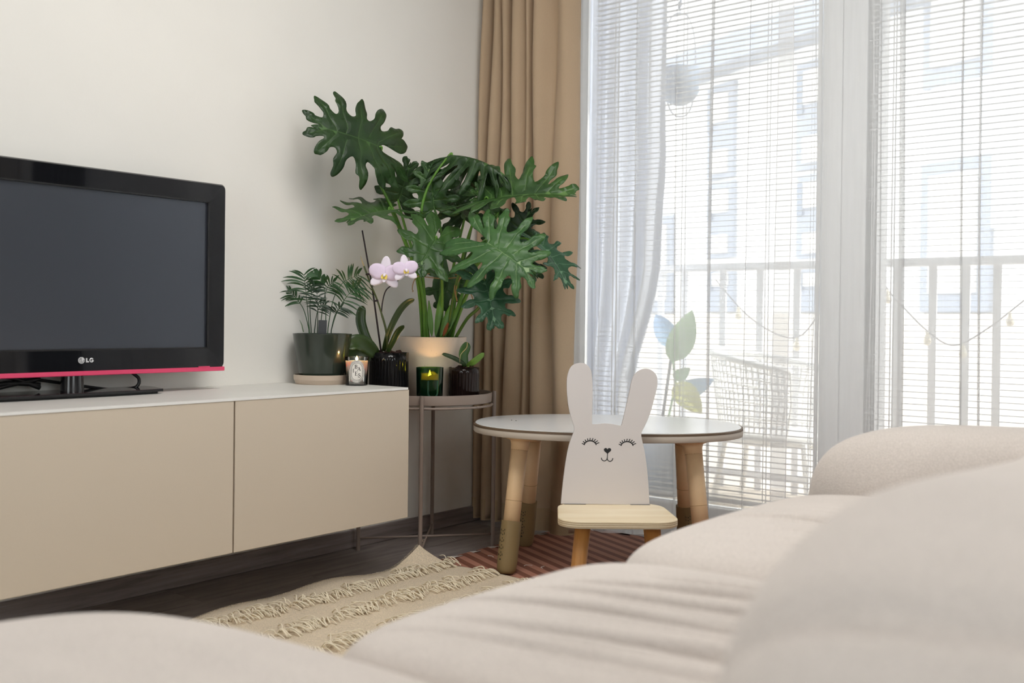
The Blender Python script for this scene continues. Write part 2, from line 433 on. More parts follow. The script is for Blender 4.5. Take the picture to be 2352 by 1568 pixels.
YS = 3.08
def sheer(px0, px1, y0, pleats, bunch=None, bunch_r=False, xend=None, lean=()):
    X0 = xat(px0, y0); X1 = xend if xend is not None else xat(px1, y0)
    plan = []
    if bunch:                                         # tightly gathered folds at the left edge
        XB = xat(bunch, y0); k = 5
        for i in range(k):
            plan.append((X0+(XB-X0)*i/k, (0.012 if i % 2 else -0.012)+0.004*math.sin(i*1.7), 1.0))
        X0b = XB
    else: X0b = X0
    x = X0b; pl = sorted([(xat(p, y0), xat(p+wp, y0)-xat(p, y0)) for p, wp in pleats]); pi = 0
    while x < X1:
        if pi < len(pl) and x >= pl[pi][0]:
            a, wd = pl[pi]; pi += 1
            plan += [(a, 0.0, 0), (a+wd, 0.003, 0), (a, 0.006, 0), (a+wd, 0.009, 0)]
            x = a+wd+0.012
            continue
        plan.append((x, 0.010*math.sin((x-X0)*23)+0.006*math.sin((x-X0)*51+1), 0)); x += 0.03
    plan.append((X1, 0, 0))
    zs = [0.012, 0.03, 0.07]+[0.07+2.49*k/16 for k in range(1, 17)]
    V = []; F = []; n = len(plan)
    for z in zs:
        t = max(0, 1-z/2.57)
        for i, (px_, dy, bf) in enumerate(plan):
            xx = px_ + (bf*(px_-X0)*0.75*t**1.5) + 0.004*math.sin(2.2*z+px_*6)
            yy = y0+dy*(1+0.6*t) + 0.012*t*math.sin(px_*11+2) - (0.05*max(0, 0.06-z)/0.06*math.sin(px_*13)**2)
            zz = z + (0.014*math.sin(px_*17+0.6)*max(0, 1-z/0.12) if z < 0.12 else 0)
            V.append((xx, yy, max(zz, 0.006)))
    for j in range(len(zs)-1):
        for i in range(n-1):
            a = j*n+i; F.append((a, a+1, a+n+1, a+n))
    return V, F, plan
V, F, pl1 = sheer(1312, 1812, YS, [(1455, 2), (1543, 2), (1622, 9), (1711, 3)], bunch=1358)
sh1 = obj('sheer_curtain', (V, F), M_sheer, smooth=True)
tag(sh1, 'sheer white voile curtain hanging next to the beige curtain', 'curtain')
n = len(pl1)
obj('hem', tb([Vector(V[i])+Vector((0, -0.002, 0)) for i in range(n)], 0.0022, 5), M_hem, sh1)
obj('side_hem', tb([Vector(V[(j+1)*n-1]) for j in range(len(V)//n)], 0.0012, 5), M_hem, sh1)
V, F, pl2 = sheer(1777, 2352, YS+0.035, [(1874, 3), (2012, 4), (2058, 15), (2203, 6), (2246, 5)], xend=1.75)
sh2 = obj('sheer_curtain', (V, F), M_sheer, smooth=True)
tag(sh2, 'sheer white voile curtain across the window beyond the wide mullion', 'curtain')
n = len(pl2)
obj('hem', tb([Vector(V[i])+Vector((0, -0.002, 0)) for i in range(n)], 0.0022, 5), M_hem, sh2)
obj('side_hem', tb([Vector(V[j*n]) for j in range(len(V)//n)], 0.0012, 5), M_hem, sh2)
# ceiling tracks
M_track = mat('track_white', (0.8, 0.8, 0.8), rough=0.5)
for yt, lab in ((YC, 'white ceiling track carrying the beige curtain'), (YS+0.017, 'white ceiling track carrying the sheer curtains')):
    tag(obj('curtain_track', bx(WX+0.02, 1.9, yt-0.02, yt+0.03, 2.57, 2.62), M_track, bevel=0.003), lab, 'curtain track')

# unseen drape added past the second window as a dark reflection for the television
M_refl_drape = fabric('reflection_drape', srgb(70, 80, 74), scale=700, var=0.07, bump=0.25)
dv, dfc = [], []
for j in range(12):
    z = 0.02+2.54*j/11
    for i in range(60):
        u = i/59; dv.append((0.70+0.46*u, 2.93+0.04*math.sin(u*42)*(1+0.2*math.sin(z*2)), z))
for j in range(11):
    for i in range(59): a = j*60+i; dfc.append((a, a+1, a+61, a+60))
tag(obj('curtain', (dv, dfc), M_refl_drape, smooth=True, solid=0.003), 'dark green drape added out of view between the windows for the television to mirror', 'curtain')

# ------------------------------------------------------------------ balcony and street
M_conc = mat('balcony_floor_boards', srgb(214, 202, 186), rough=0.8, var=0.1, vscale=6)
M_rail = mat('railing_grey_paint', srgb(224, 224, 228), rough=0.5)
M_fac = mat('white_render', srgb(236, 234, 230), rough=0.9, var=0.03, vscale=1.5)
M_fgrey = mat('grey_cladding', srgb(150, 156, 168), rough=0.8)
M_fwarm = mat('pale_brick_band', srgb(214, 205, 194), rough=0.9, var=0.05, vscale=2)
M_wpane = mat('far_window_pane', srgb(225, 220, 212), rough=0.15)
M_wdark = mat('far_window_dark', srgb(120, 130, 145), rough=0.2)
M_fframe = mat('far_window_frame', srgb(165, 168, 176), rough=0.5)

YB = 4.46                                            # railing line
bal = tag(obj('balcony_floor', bx(-4.2, 2.6, WY+0.12, YB+0.12, -0.20, -0.035), M_conc), 'pale boarded balcony floor outside the windows', 'balcony')
bal['kind'] = 'structure'
for i in range(5):
    obj('board', bx(-4.2, 2.6, WY+0.13+i*0.19, WY+0.13+i*0.19+0.184, -0.035, -0.025), M_conc, bal)
rail = thing('balcony_railing', 'grey balcony railing with flat bars behind the sheer curtains', 'railing', (0, YB, 0))
obj('top_rail', bx(-4.2, 2.6, -0.03, 0.03, 1.008, 1.042), M_rail, rail, bevel=0.004)
obj('bottom_rail', bx(-4.2, 2.6, -0.015, 0.015, 0.03, 0.06), M_rail, rail)
px_bars = [1572, 1660, 1745, 1830, 2142, 2218, 2290]
xb = sorted([xat(p, YB) for p in px_bars]+[xat(1985, YB), xat(1905, YB), xat(2062, YB)])
step = 0.135
x = xb[-1]+step
while x < 2.5: xb.append(x); x += step
x = xb[0]-step
while x > -4.1: xb.append(x); x -= step
for x in xb:
    obj('bar', bx(x-0.016, x+0.016, -0.006, 0.006, -0.025, 1.01), M_rail, rail)

# outdoor curtain tied at the balcony's left end
M_outc = fabric('outdoor_curtain', srgb(214, 218, 228), scale=500, var=0.06, bump=0.2, translucent=0.3)
YO = 3.98
def outdoor():
    V = []; F = []; n = 46; rows = 26
    edge = [(2.5, 1517), (1.75, 1516), (1.45, 1521), (1.3, 1516), (1.0, 1512), (0.85, 1500), (0.70, 1478), (0.55, 1455), (0.35, 1446), (0.0, 1452)]
    for j in range(rows):
        z = 0.0+2.5*j/(rows-1)
        for a, b in zip(edge, edge[1:]):
            if b[0] <= z <= a[0]:
                t = (z-b[0])/(a[0]-b[0]); pe = b[1]+(a[1]-b[1])*t; break
        xe = xat(pe, YO); xs = xat(1340, YO)
        for i in range(n):
            u = i/(n-1)
            V.append((xs+(xe-xs)*u, YO+0.045*math.sin(u*34+0.4*math.sin(z*2))*(0.6+0.4*math.sin(u*9)), z))
    for j in range(rows-1):
        for i in range(n-1):
            a = j*n+i; F.append((a, a+1, a+n+1, a+n))
    return V, F
tag(obj('outdoor_curtain', outdoor(), M_outc, smooth=True, solid=0.002), 'blue-grey outdoor curtain pulled aside at the end of the balcony', 'curtain')

# hanging planter in an oval wire ring
M_planter = mat('planter_blue_grey', srgb(112, 128, 148), rough=0.6)
M_wire = mat('planter_wire', srgb(150, 155, 165), rough=0.4)
YP = 4.22
def onY(px, py, Y):
    d = FW + RT*((px-PPX)/FPX) - UP*((py-PPY)/FPX)
    return CAM_LOC + d*(Y/d.y)
c0 = onY(1562, 158, YP)
hp = thing('hanging_planter', 'round blue-grey planter hanging in an oval wire ring on the balcony', 'planter', tuple(c0))
rp_ = (onY(1600, 158, YP)-onY(1525, 158, YP)).length/2
obj('pot', lt([(0, -0.17), (0.03, -0.168), (0.065, -0.15), (0.09, -0.11), (rp_*0.98, -0.05), (rp_, 0.0), (rp_*0.93, 0.0), (rp_*0.9, -0.04), (0, -0.05)], 32), M_planter, hp, smooth=True)
ring = []
for k in range(41):
    a = 2*math.pi*k/40
    q = onY(1562+36*math.copysign(abs(math.cos(a))**0.75, math.cos(a)), 149+119*math.copysign(abs(math.sin(a))**0.8, math.sin(a)), YP)
    ring.append(q-c0)
obj('ring', tb(ring, 0.0035, 6), M_wire, hp)
top = onY(1562, 30, YP)-c0
obj('chain', tb([top, top+Vector((0, 0, 0.9))], 0.003, 6), M_wire, hp)
obj('hook', tb([top+Vector((-.006, 0, .02)), top+Vector((-.008, 0, .05)), top+Vector((.006, 0, .06)), top+Vector((.007, 0, .03))], 0.004, 6), M_wire, hp)

# potted plant with big pale leaves on a folding stand, out on the balcony
M_leafout = mat('pale_leaf', srgb(150, 184, 140), rough=0.5, var=0.12, vscale=9)
M_leafyel = mat('yellowing_leaf', srgb(205, 205, 130), rough=0.5, var=0.12, vscale=9)
M_leafblue = mat('bluish_leaf', srgb(150, 180, 215), rough=0.5, var=0.08, vscale=9)
M_stake = mat('dark_stake', srgb(120, 122, 130), rough=0.6)
YT = 4.1
base = onY(1535, 1085, YT)
op = thing('balcony_plant', 'tall broad-leaved plant in a pot on the balcony beside the wicker chair', 'plant', (base.x, base.y, -0.025))
o0 = Vector((base.x, base.y, -0.025))
obj('pot', lt([(0, 0), (0.10, 0), (0.13, 0.22), (0.135, 0.24), (0.12, 0.24), (0.11, 0.2), (0, 0.19)], 28), M_planter, op, smooth=True)
def simple_leaf(base, tip, width, nrm, bend=0.1):
    bm = bmesh.new(); ax = (tip-base); L = ax.length; ax.normalize(); sd = ax.cross(nrm).normalized(); up = sd.cross(ax)
    rows = []
    for i in range(11):
        t = i/10; wv = width*math.sin(math.pi*min(1, t**0.8))**0.75 if 0 < i < 10 else 0.0015
        c = base+ax*L*t+up*(bend*L*math.sin(math.pi*t))
        rows.append([bm.verts.new(c+sd*wv*k+up*abs(k)*wv*0.25) for k in (-1, -0.5, 0, 0.5, 1)])
    for a, b in zip(rows, rows[1:]):
        for k in range(4): bm.faces.new((a[k], a[k+1], b[k+1], b[k]))
    return bm
for b_, t_, wd, mt_, yy in ((( 1542, 830), (1590, 712), 0.062, M_leafout, 4.08), ((1545, 800), (1506, 722), 0.05, M_leafblue, 4.14), ((1552, 905), (1640, 870), 0.045, M_leafblue, 4.12), ((1550, 880), (1612, 950), 0.055, M_leafyel, 4.04), ((1548, 870), (1585, 845), 0.03, M_leafout, 4.10)):
    obj('leaf', simple_leaf(onY(*b_, yy)-o0, onY(*t_, yy)-o0, wd, -FW, 0.08), mt_, op, smooth=True)
obj('stake', tb([Vector((0, 0, 0.15)), onY(1523, 950, YT)-o0, onY(1541, 825, YT)-o0], 0.008, 6), M_stake, op)
obj('stem', tb([Vector((0.02, 0, 0.15)), onY(1535, 960, YT)-o0, onY(1552, 880, YT)-o0, onY(1545, 820, YT)-o0], 0.006, 6), M_leafout, op)

# white wicker armchair
M_wick = mat('white_wicker', (0.95, 0.945, 0.93), rough=0.7)
YW = 4.16
pL, pR = onY(1640, 960, YW), onY(1930, 960, YW)
cx = (pL.x+pR.x)/2; hw = (pR.x-pL.x)/2
wk = thing('wicker_armchair', 'white wicker armchair standing on the balcony', 'chair', (cx, YW, -0.025))
zt_ = onY(1700, 805, YW).z+0.025; zsn = onY(1760, 990, YW).z+0.025
def ring_pt(a, z, s=1.0):  # horseshoe back seen from the side
    return Vector((hw*s*math.cos(a), 0.20*s*math.sin(a), z))
rim = [ring_pt(math.radians(a), zt_-0.10*((math.cos(math.radians(a))+1)/2)**1.0, 1.0) for a in range(60, 301, 12)]
obj('rim', tb(rim, 0.016, 8), M_wick, wk, smooth=True)
nst = 44
strands = bmesh.new()
for i in range(nst):
    a = math.radians(60+240*i/(nst-1)); zz = zt_-0.10*((math.cos(a)+1)/2)
    tube(strands, [ring_pt(a, zz), ring_pt(a+0.04, (zz+zsn)/2, 0.93), ring_pt(a, zsn, 0.84)], 0.0045, 5)
for k in range(1, 9):
    t = k/9
    tube(strands, [ring_pt(math.radians(a), zsn+(zt_-0.10*((math.cos(math.radians(a))+1)/2)-zsn)*t, 0.84+0.16*t) for a in range(60, 301, 12)], 0.0035, 5)
so = obj('woven_strands', strands, M_wick, wk); so['kind'] = 'stuff'
obj('seat', lt([(0, 0), (0.9, 0), (1.0, 0.03), (0.9, 0.06), (0, 0.055)], 32), M_wick, wk, smooth=True, loc=(0, 0, zsn-0.05)).scale = (hw*0.84, 0.17, 1)
for sx, sy in ((-1, -1), (1, -1), (-1, 1), (1, 1)):
    obj('leg', tb([(sx*hw*0.62, sy*0.11, zsn-0.03), (sx*hw*0.75, sy*0.14, 0)], 0.014, 8), M_wick, wk)

# festoon lights strung along the railing
M_cable = mat('festoon_cable', srgb(150, 150, 155), rough=0.7)
M_bulb = mat('festoon_bulb', srgb(250, 240, 220), rough=0.2)
YF = 4.36
fs = thing('festoon_lights', 'string of small bulbs swagged along the balcony railing', 'string lights', (0, YF, 0))
cp = [onY(p, q, YF)-Vector((0, YF, 0)) for p, q in ((1642, 640), (1730, 735), (1830, 775), (1905, 690), (1998, 630), (2060, 690), (2130, 760), (2190, 793), (2260, 760), (2352, 690), (2440, 620))]
cab = catmull(cp, 6)
obj('cable', tb(cab, 0.003, 5), M_cable, fs)
for i in range(4, len(cab), 8):
    b = obj('bulb', lt([(0, -0.05), (0.012, -0.044), (0.017, -0.03), (0.012, -0.014), (0.007, 0), (0.007, 0.012), (0, 0.012)], 14), M_bulb, fs, smooth=True); b.location = cab[i]-Vector((0, 0, 0.012))

# the building across the street: white render, grey-framed windows, stone base band
E_ = Vector((0.894, -0.448, 0)); N_ = Vector((-0.448, -0.894, 0))   # along the facade, out of the facade
A0 = CAM_LOC + (FW + RT*((1700-PPX)/FPX))*14.0
def onF(px, py):
    d = FW + RT*((px-PPX)/FPX) - UP*((py-PPY)/FPX)
    t = (A0-CAM_LOC).dot(N_)/d.dot(N_)
    q = CAM_LOC+d*t-A0
    return q.dot(E_), q.z+A0.z
bl = thing('apartment_building', 'white apartment building across the street with grey window surrounds', 'building', (A0.x, A0.y, -8))
bl.rotation_euler = (0, 0, math.atan2(E_.y, E_.x))
# local frame: x along facade, y into the building (away from viewer)
def fbox(s0, s1, y0, y1, z0, z1, name, m_, par=None):
    return obj(name, bx(s0, s1, y0, y1, z0+8, z1+8), m_, par or bl)
zc = onF(1690, 140)[1]
fbox(-11, 9.5, 0, 8, -8, zc-0.15, 'wall', M_fac)
fbox(-11.2, 9.7, -0.45, 8, zc-0.15, zc+0.22, 'cornice', M_fgrey)
fbox(-8.5, 9.0, 1.2, 8, zc+0.22, zc+3.0, 'attic_storey', M_fac)
fbox(-9, 9.5, 0.6, 8.2, zc+3.0, zc+3.2, 'roof', M_fgrey)
zb_ = onF(1690, 722)[1]
fbox(-11.05, 9.55, -0.12, 0.0, -8, zb_, 'base_band', M_fwarm)
def farwin(px0, px1, py0, py1, split=True, upper=False):
    s0, z1 = onF(px0, py0); s1, z0 = onF(px1, py1)
    fr = fbox(s0, s1, -0.06, 0.0, z0, z1, 'window', M_fgrey)
    ww = s1-s0; hh = z1-z0
    fbox(s0+ww*0.28, s1-ww*0.2, -0.10, -0.06, z0+hh*0.60, z1-hh*0.10, 'pane', M_wpane, fr)
    fbox(s0+ww*0.06, s0+ww*0.24, -0.09, -0.06, z0+hh*0.52, z1-hh*0.10, 'shutter', M_wdark, fr)
    if split: fbox(s0+ww*0.28, s1-ww*0.2, -0.10, -0.06, z0+hh*0.06, z0+hh*0.30, 'pane', M_wpane, fr)
# windows in columns and rows along the facade
for (a, b) in ((1632, 1692), (1838, 1915)):
    farwin(a, b, 205 if a < 1700 else 150, 405 if a < 1700 else 380)
    farwin(a, b, 425 if a < 1700 else 405, 590)
    farwin(a, b, 620, 716, split=False)
for s in (3.2, 5.4, 7.6):
    for z0, z1 in ((0.9, 2.5), (3.3, 5.0), (-1.6, -0.1)):
        fr = fbox(s, s+0.9, -0.06, 0, z0, z1, 'window', M_fgrey); fbox(s+0.15, s+0.75, -0.1, -0.06, z0+0.2, z1-0.15, 'pane', M_wpane, fr)
for s in (-9.5, -7.0, -4.6, -2.4):
    for z0, z1 in ((0.9, 2.4), (-1.6, -0.1)):
        fr = fbox(s, s+0.8, -0.06, 0, z0, z1, 'window', M_fgrey); fbox(s+0.15, s+0.65, -0.1, -0.06, z0+0.2, z1-0.15, 'pane', M_wpane, fr)
# broad grey cladding panel beyond the second window
s0, z1 = onF(2150, 20); s1, z0 = onF(2336, 520)
fbox(s0, s1, -0.05, 0, z0, z1+1.5, 'cladding_panel', mat('pale_grey_cladding', srgb(196, 197, 200), rough=0.8))
# street below
st = obj('street', bx(-40, 40, YB+0.2, 60, -8.2, -8.0), mat('asphalt', srgb(150, 150, 150), rough=0.9, var=0.1)); struct(st)

# ------------------------------------------------------------------ sofa
M_sofa = fabric('sofa_cloth', srgb(208, 199, 192), scale=420, var=0.13, bump=0.6)
M_seam = fabric('sofa_seam', srgb(196, 184, 172), scale=520, var=0.08, bump=0.3)
M_sofadark = fabric('sofa_base_cloth', srgb(190, 178, 166), scale=520, var=0.08, bump=0.4)

def cushion(c, h, n=(6, 6, 4), res=44, crown=0.0, wr=None, seed=0, post=None):
    """soft block: superquadric with half sizes h about centre c; crown lifts the top; wr(x, y) -> dz wrinkles on the top"""
    m_ = res+2; g = np.linspace(-1, 1, m_); g = np.sign(g)*np.tan(np.abs(g)*0.80)/math.tan(0.80)
    A, B = np.meshgrid(g, g, indexing='ij'); A = A.ravel(); B = B.ravel(); one = np.ones_like(A)
    D = []; F = []; idx = np.arange(m_*m_).reshape(m_, m_)
    q4 = np.stack([idx[:-1, :-1], idx[1:, :-1], idx[1:, 1:], idx[:-1, 1:]], -1).reshape(-1, 4)
    for k, (ax, sg) in enumerate(((0, 1), (0, -1), (1, 1), (1, -1), (2, 1), (2, -1))):
        P = [None]*3; P[ax] = one*sg; P[(ax+1) % 3] = A if sg > 0 else B; P[(ax+2) % 3] = B if sg > 0 else A
        D.append(np.stack(P, -1)); F.append(q4+k*m_*m_)
    D = np.concatenate(D); F = np.concatenate(F)
    lo = np.full(len(D), 0.3); hi = np.ones(len(D)); nn = np.array(n, float)
    for _ in range(24):
        mid = (lo+hi)/2; big = (np.abs(D*mid[:, None])**nn).sum(1) > 1
        hi = np.where(big, mid, hi); lo = np.where(big, lo, mid)
    Q = D*lo[:, None]; P = np.array(c)+Q*np.array(h)
    up = Q[:, 2] > 0
    P[:, 2] += np.where(up, crown*(1-Q[:, 0]**2)*(1-Q[:, 1]**2), 0)
    if wr is not None: P[:, 2] += np.where(up, wr(P[:, 0], P[:, 1])*np.clip(Q[:, 2]*1.6, 0, 1)*np.clip((1-np.abs(Q[:, 0]))*9, 0, 1), 0)
    if post is not None: P = post(P, Q)
    so = seed*1.7
    P[:, 2] += 0.002*np.sin(P[:, 0]*11+so)*np.sin(P[:, 1]*9+so*2); P[:, 1] += 0.002*np.sin(P[:, 2]*17+P[:, 0]*7+so)
    bm = bmesh.new(); vs_ = [bm.verts.new(p) for p in P.tolist()]
    for f in F.tolist(): bm.faces.new([vs_[i] for i in f])
    bmesh.ops.remove_doubles(bm, verts=bm.verts, dist=1e-5)
    return bm

def wrinkles(rows, seed):
    r = random.Random(seed)
    folds = []
    for y0, amp, wd, x0, x1, slope in rows:
        folds.append((y0, amp, wd, x0, x1, slope, r.uniform(0, 6)))
    def f(x, y):
        z = np.zeros_like(x)
        for y0, amp, wd, x0, x1, slope, ph in folds:
            t = np.clip((x-x0)/(x1-x0), 0, 1); env = np.sin(np.pi*t)**0.6
            yc = y0+slope*(x-x0)+0.010*np.sin(9*x+ph)
            e = (y-yc)/(wd*(0.6+0.6*t))
            z += amp*env*(-np.exp(-e*e*2.2)+0.75*np.exp(-(e-1.25)**2*1.8)+0.25*np.exp(-(e+1.6)**2*1.5))
        fine = 0.0016*np.sin(y*170+6*np.sin(x*5+seed))*np.clip((x+0.75)*3, 0, 1)*(0.5+0.5*np.sin(y*23+x*7))
        return z+fine
    return f

sofa = thing('sofa', 'low beige fabric sofa with plump seat cushions and chaise end', 'sofa', (0, 0, 0))
obj('base', cushion((-0.36, 1.30, 0.15), (0.40, 0.72, 0.09), n=(14, 14, 10), res=10), M_sofadark, sofa, smooth=True)
obj('base', cushion((-0.52, 0.17, 0.15), (0.58, 0.44, 0.09), n=(14, 14, 10), res=10), M_sofadark, sofa, smooth=True)
for x, y in ((-0.68, 1.95), (-0.05, 1.95), (-0.68, 0.72), (-1.0, 0.5), (-1.0, -0.2), (0.0, -0.2)):
    obj('foot', lt([(0, 0), (0.02, 0), (0.025, 0.075), (0, 0.075)], 16), M_dark, sofa, loc=(x, y, 0))
SX0, SX1 = -0.845, 0.02
w2f = wrinkles([(0.745, 0.007, 0.010, -0.80, -0.10, 0.16), (0.80, 0.010, 0.010, -0.76, -0.10, 0.13), (0.83, 0.006, 0.008, -0.62, -0.08, 0.16), (0.875, 0.013, 0.011, -0.80, -0.08, 0.14), (0.915, 0.007, 0.008, -0.60, -0.10, 0.10), (0.955, 0.013, 0.010, -0.74, -0.10, 0.15), (1.015, 0.014, 0.010, -0.72, -0.12, 0.11), (1.05, 0.007, 0.008, -0.52, -0.12, 0.10), (1.085, 0.010, 0.009, -0.64, -0.12, 0.08)], 4)
w3f = wrinkles([(1.36, 0.006, 0.010, -0.60, -0.12, 0.05), (1.43, 0.006, 0.010, -0.66, -0.12, 0.05), (1.52, 0.015, 0.011, -0.77, -0.15, 0.05), (1.58, 0.006, 0.009, -0.62, -0.12, 0.04), (1.63, 0.007, 0.009, -0.62, -0.12, 0.04), (1.69, 0.006, 0.009, -0.60, -0.12, 0.02), (1.75, 0.006, 0.009, -0.56, -0.12, 0.02), (1.80, 0.005, 0.009, -0.56, -0.12, 0.02)], 7)
w1f = wrinkles([(0.36, 0.006, 0.03, -0.95, -0.2, 0.05), (0.5, 0.005, 0.03, -0.9, -0.2, 0.02)], 9)
obj('seat_cushion', cushion((-0.41, 0.962, 0.332), (0.437, 0.276, 0.108), n=(7, 7, 3.6), res=130, crown=0.012, wr=w2f, seed=1), M_sofa, sofa, smooth=True)
obj('seat_cushion', cushion((-0.41, 1.605, 0.336), (0.437, 0.366, 0.108), n=(7, 7, 3.6), res=130, crown=0.012, wr=w3f, seed=2), M_sofa, sofa, smooth=True)
obj('seat_cushion', cushion((-0.52, 0.20, 0.347), (0.635, 0.500, 0.115), n=(5.0, 5.0, 3.6), res=56, crown=0.012, wr=w1f, seed=3), M_sofa, sofa, smooth=True)
obj('armrest', cushion((-0.36, 2.11, 0.285), (0.49, 0.14, 0.278), n=(4.2, 4, 4.2), res=48, seed=5), M_sofa, sofa, smooth=True)
def back_seam(p, q):
    # stitched seam across the end of the roll: a narrow groove
    p[:, 2] -= np.where(q[:, 2] > 0, q[:, 2]*0.030*np.clip((p[:, 1]-0.75)/0.5, 0, 1), 0)
    p[:, 2] -= np.where(q[:, 2] > 0.2, 0.020*np.exp(-((p[:, 1]-0.540-0.02*np.sin(p[:, 0]*6))/0.013)**2), 0)
    return p
bk = obj('backrest', cushion((0.05, 1.250, 0.335), (0.365, 0.82, 0.318), n=(8, 3.9, 8), res=110, seed=6, post=back_seam), M_sofa, sofa, smooth=True)

# ------------------------------------------------------------------ low wall cabinets: two units and the shared top
M_cab = mat('sand_cabinet_front', srgb(211, 197, 178), rough=0.5, var=0.01, vscale=300)
M_carc = mat('cabinet_carcass', srgb(205, 196, 182), rough=0.5)
M_top = mat('white_top_panel', srgb(222, 220, 214), rough=0.4, var=0.03, vscale=6)
M_edge = mat('white_edge_band', srgb(240, 238, 234), rough=0.35)
CX, CB, CT = -2.113, 0.174, 0.552
units = [(1.5435, 2.157, 'sand-coloured low cabinet unit next to the plant stand'), (0.927, 1.5405, 'sand-coloured low cabinet unit beneath the television')]
for y0, y1, lab in units:
    cb = thing('cabinet', lab, 'cabinet', (WX, (y0+y1)/2, CB), 0, 'low cabinets along the wall')
    h = (y1-y0)/2
    obj('body', bx(0.002, CX-WX-0.019, -h+0.002, h-0.002, 0.0, CT-CB-0.006), M_carc, cb)
    obj('door', bx(CX-WX-0.018, CX-WX, -h+0.001, h-0.001, 0.0, CT-CB-0.001), M_cab, cb, bevel=0.0012)
wtp = tag(obj('worktop', bx(WX+0.001, CX-0.001, 0.90, 2.150, CT-0.0005, CT+0.006), M_top, bevel=0.001), 'long white top panel lying across the low cabinets', 'worktop')
obj('edge_band', bx(CX-0.001, CX+0.0015, 0.90, 2.150, CT-0.0005, CT+0.006), M_edge, wtp)
ZT = CT+0.006

# ------------------------------------------------------------------ television
M_gloss = mat('tv_gloss_black', (0.006, 0.006, 0.008), rough=0.04, spec=0.6)
M_screen = mat('tv_screen', (0.020, 0.022, 0.030), rough=0.28, spec=0.5, bump=0.02, bscale=900)
M_screen.node_tree.nodes['Principled BSDF'].inputs['IOR'].default_value = 2.1
M_gloss.node_tree.nodes['Principled BSDF'].inputs['IOR'].default_value = 1.5
M_screen.node_tree.nodes['Principled BSDF'].inputs['Specular Tint'].default_value = (0.82, 0.88, 1.0, 1)
M_pink = mat('tv_pink_strip', srgb(222, 70, 110), rough=0.25, spec=0.6)
M_black = mat('black_plastic', (0.012, 0.012, 0.013), rough=0.35)
M_silver = mat('logo_silver', (0.75, 0.75, 0.76), rough=0.3, metal=0.3)
TX = -2.395; TYC = 1.265; TW = 0.448
tvb, tvt = ZT+0.060, ZT+0.060+0.508
tv = thing('television', 'black flat-screen television with a pink strip along its lower edge', 'television', (TX, TYC, ZT))
H0, H1 = tvb-ZT, tvt-ZT
fr_out = rrect(2*TW, H1-H0, 0.012, 4); cz = (H0+H1)/2
frm = (Vector((0, 0, cz)), Vector((0, 1, 0)), Vector((0, 0, 1)), Vector((1, 0, 0)))
# bezel ring: outer rounded rectangle with a rectangular opening
so_y, so_z0, so_z1 = TW-0.053, H0+0.055, H1-0.052
bm = bmesh.new()
outer = fr_out; inner = []
for (y, z) in outer:
    inner.append((max(-so_y, min(so_y, y)), max(so_z0-cz, min(so_z1-cz, z))))
def loop(pts, x): return [bm.verts.new((x, y, cz+z)) for y, z in pts]
L0 = loop([(y*0.992, z*0.985) for y, z in outer], 0.0); L1 = loop(outer, -0.006); Li = loop(inner, -0.002); Lb = loop(inner, -0.012); L2 = loop(outer, -0.05)
k = len(outer)
for A, B in ((L0, Li), (L1, L0), (Li, Lb), (L2, L1)):
    for i in range(k):
        vs_ = [A[i], A[(i+1) % k], B[(i+1) % k], B[i]]
        uniq = []
        for q in vs_:
            if all((q.co-u.co).length > 1e-7 for u in uniq): uniq.append(q)
        if len(uniq) >= 3:
            try: bm.faces.new(uniq)
            except ValueError: pass
obj('bezel', bm, M_gloss, tv)
obj('screen', bx(-0.02, -0.0085, -so_y-0.004, so_y+0.004, so_z0-0.004, so_z1+0.004), M_screen, tv)
obj('inner_trim', box(box(box(bx(-0.009, -0.0015, -so_y-0.001, -so_y+0.004, so_z0, so_z1), -0.009, -0.0015, so_y-0.004, so_y+0.001, so_z0, so_z1), -0.009, -0.0015, -so_y, so_y, so_z0-0.001, so_z0+0.003), -0.009, -0.0015, -so_y, so_y, so_z1-0.003, so_z1+0.001), M_black, tv)
obj('rear_shell', bx(-0.09, -0.045, -TW+0.03, TW-0.03, H0+0.03, H1-0.04), M_black, tv, bevel=0.015)
obj('pink_strip', bx(-0.028, 0.0015, -TW+0.001, TW-0.001, H0-0.008, H0+0.0035), M_pink, tv, bevel=0.0015)
obj('power_light', bx(0.0, 0.0022, TW-0.085, TW-0.05, H0+0.0030, H0+0.006), M_pink, tv)
obj('neck', lt([(0, 0.010), (0.028, 0.010), (0.026, H0-0.004), (0, H0-0.004)], 28), mat('neck_gloss', (0.02, 0.02, 0.022), rough=0.08), tv, smooth=False, autosmooth=40, loc=(-0.04, 0.028, 0))
bs = obj('stand_base', prism(bmesh.new(), [(-0.098, -0.255), (0.035, -0.255), (0.042, -0.15), (0.044, 0), (0.042, 0.15), (0.035, 0.235), (-0.05, 0.262), (-0.098, 0.262)], 0.006, 0.013), mat('base_gloss', (0.012, 0.012, 0.014), rough=0.06), tv, bevel=0.001)
obj('foot_plate', bx(-0.09, 0.025, -0.235, 0.225, 0.0, 0.007), M_black, bs)
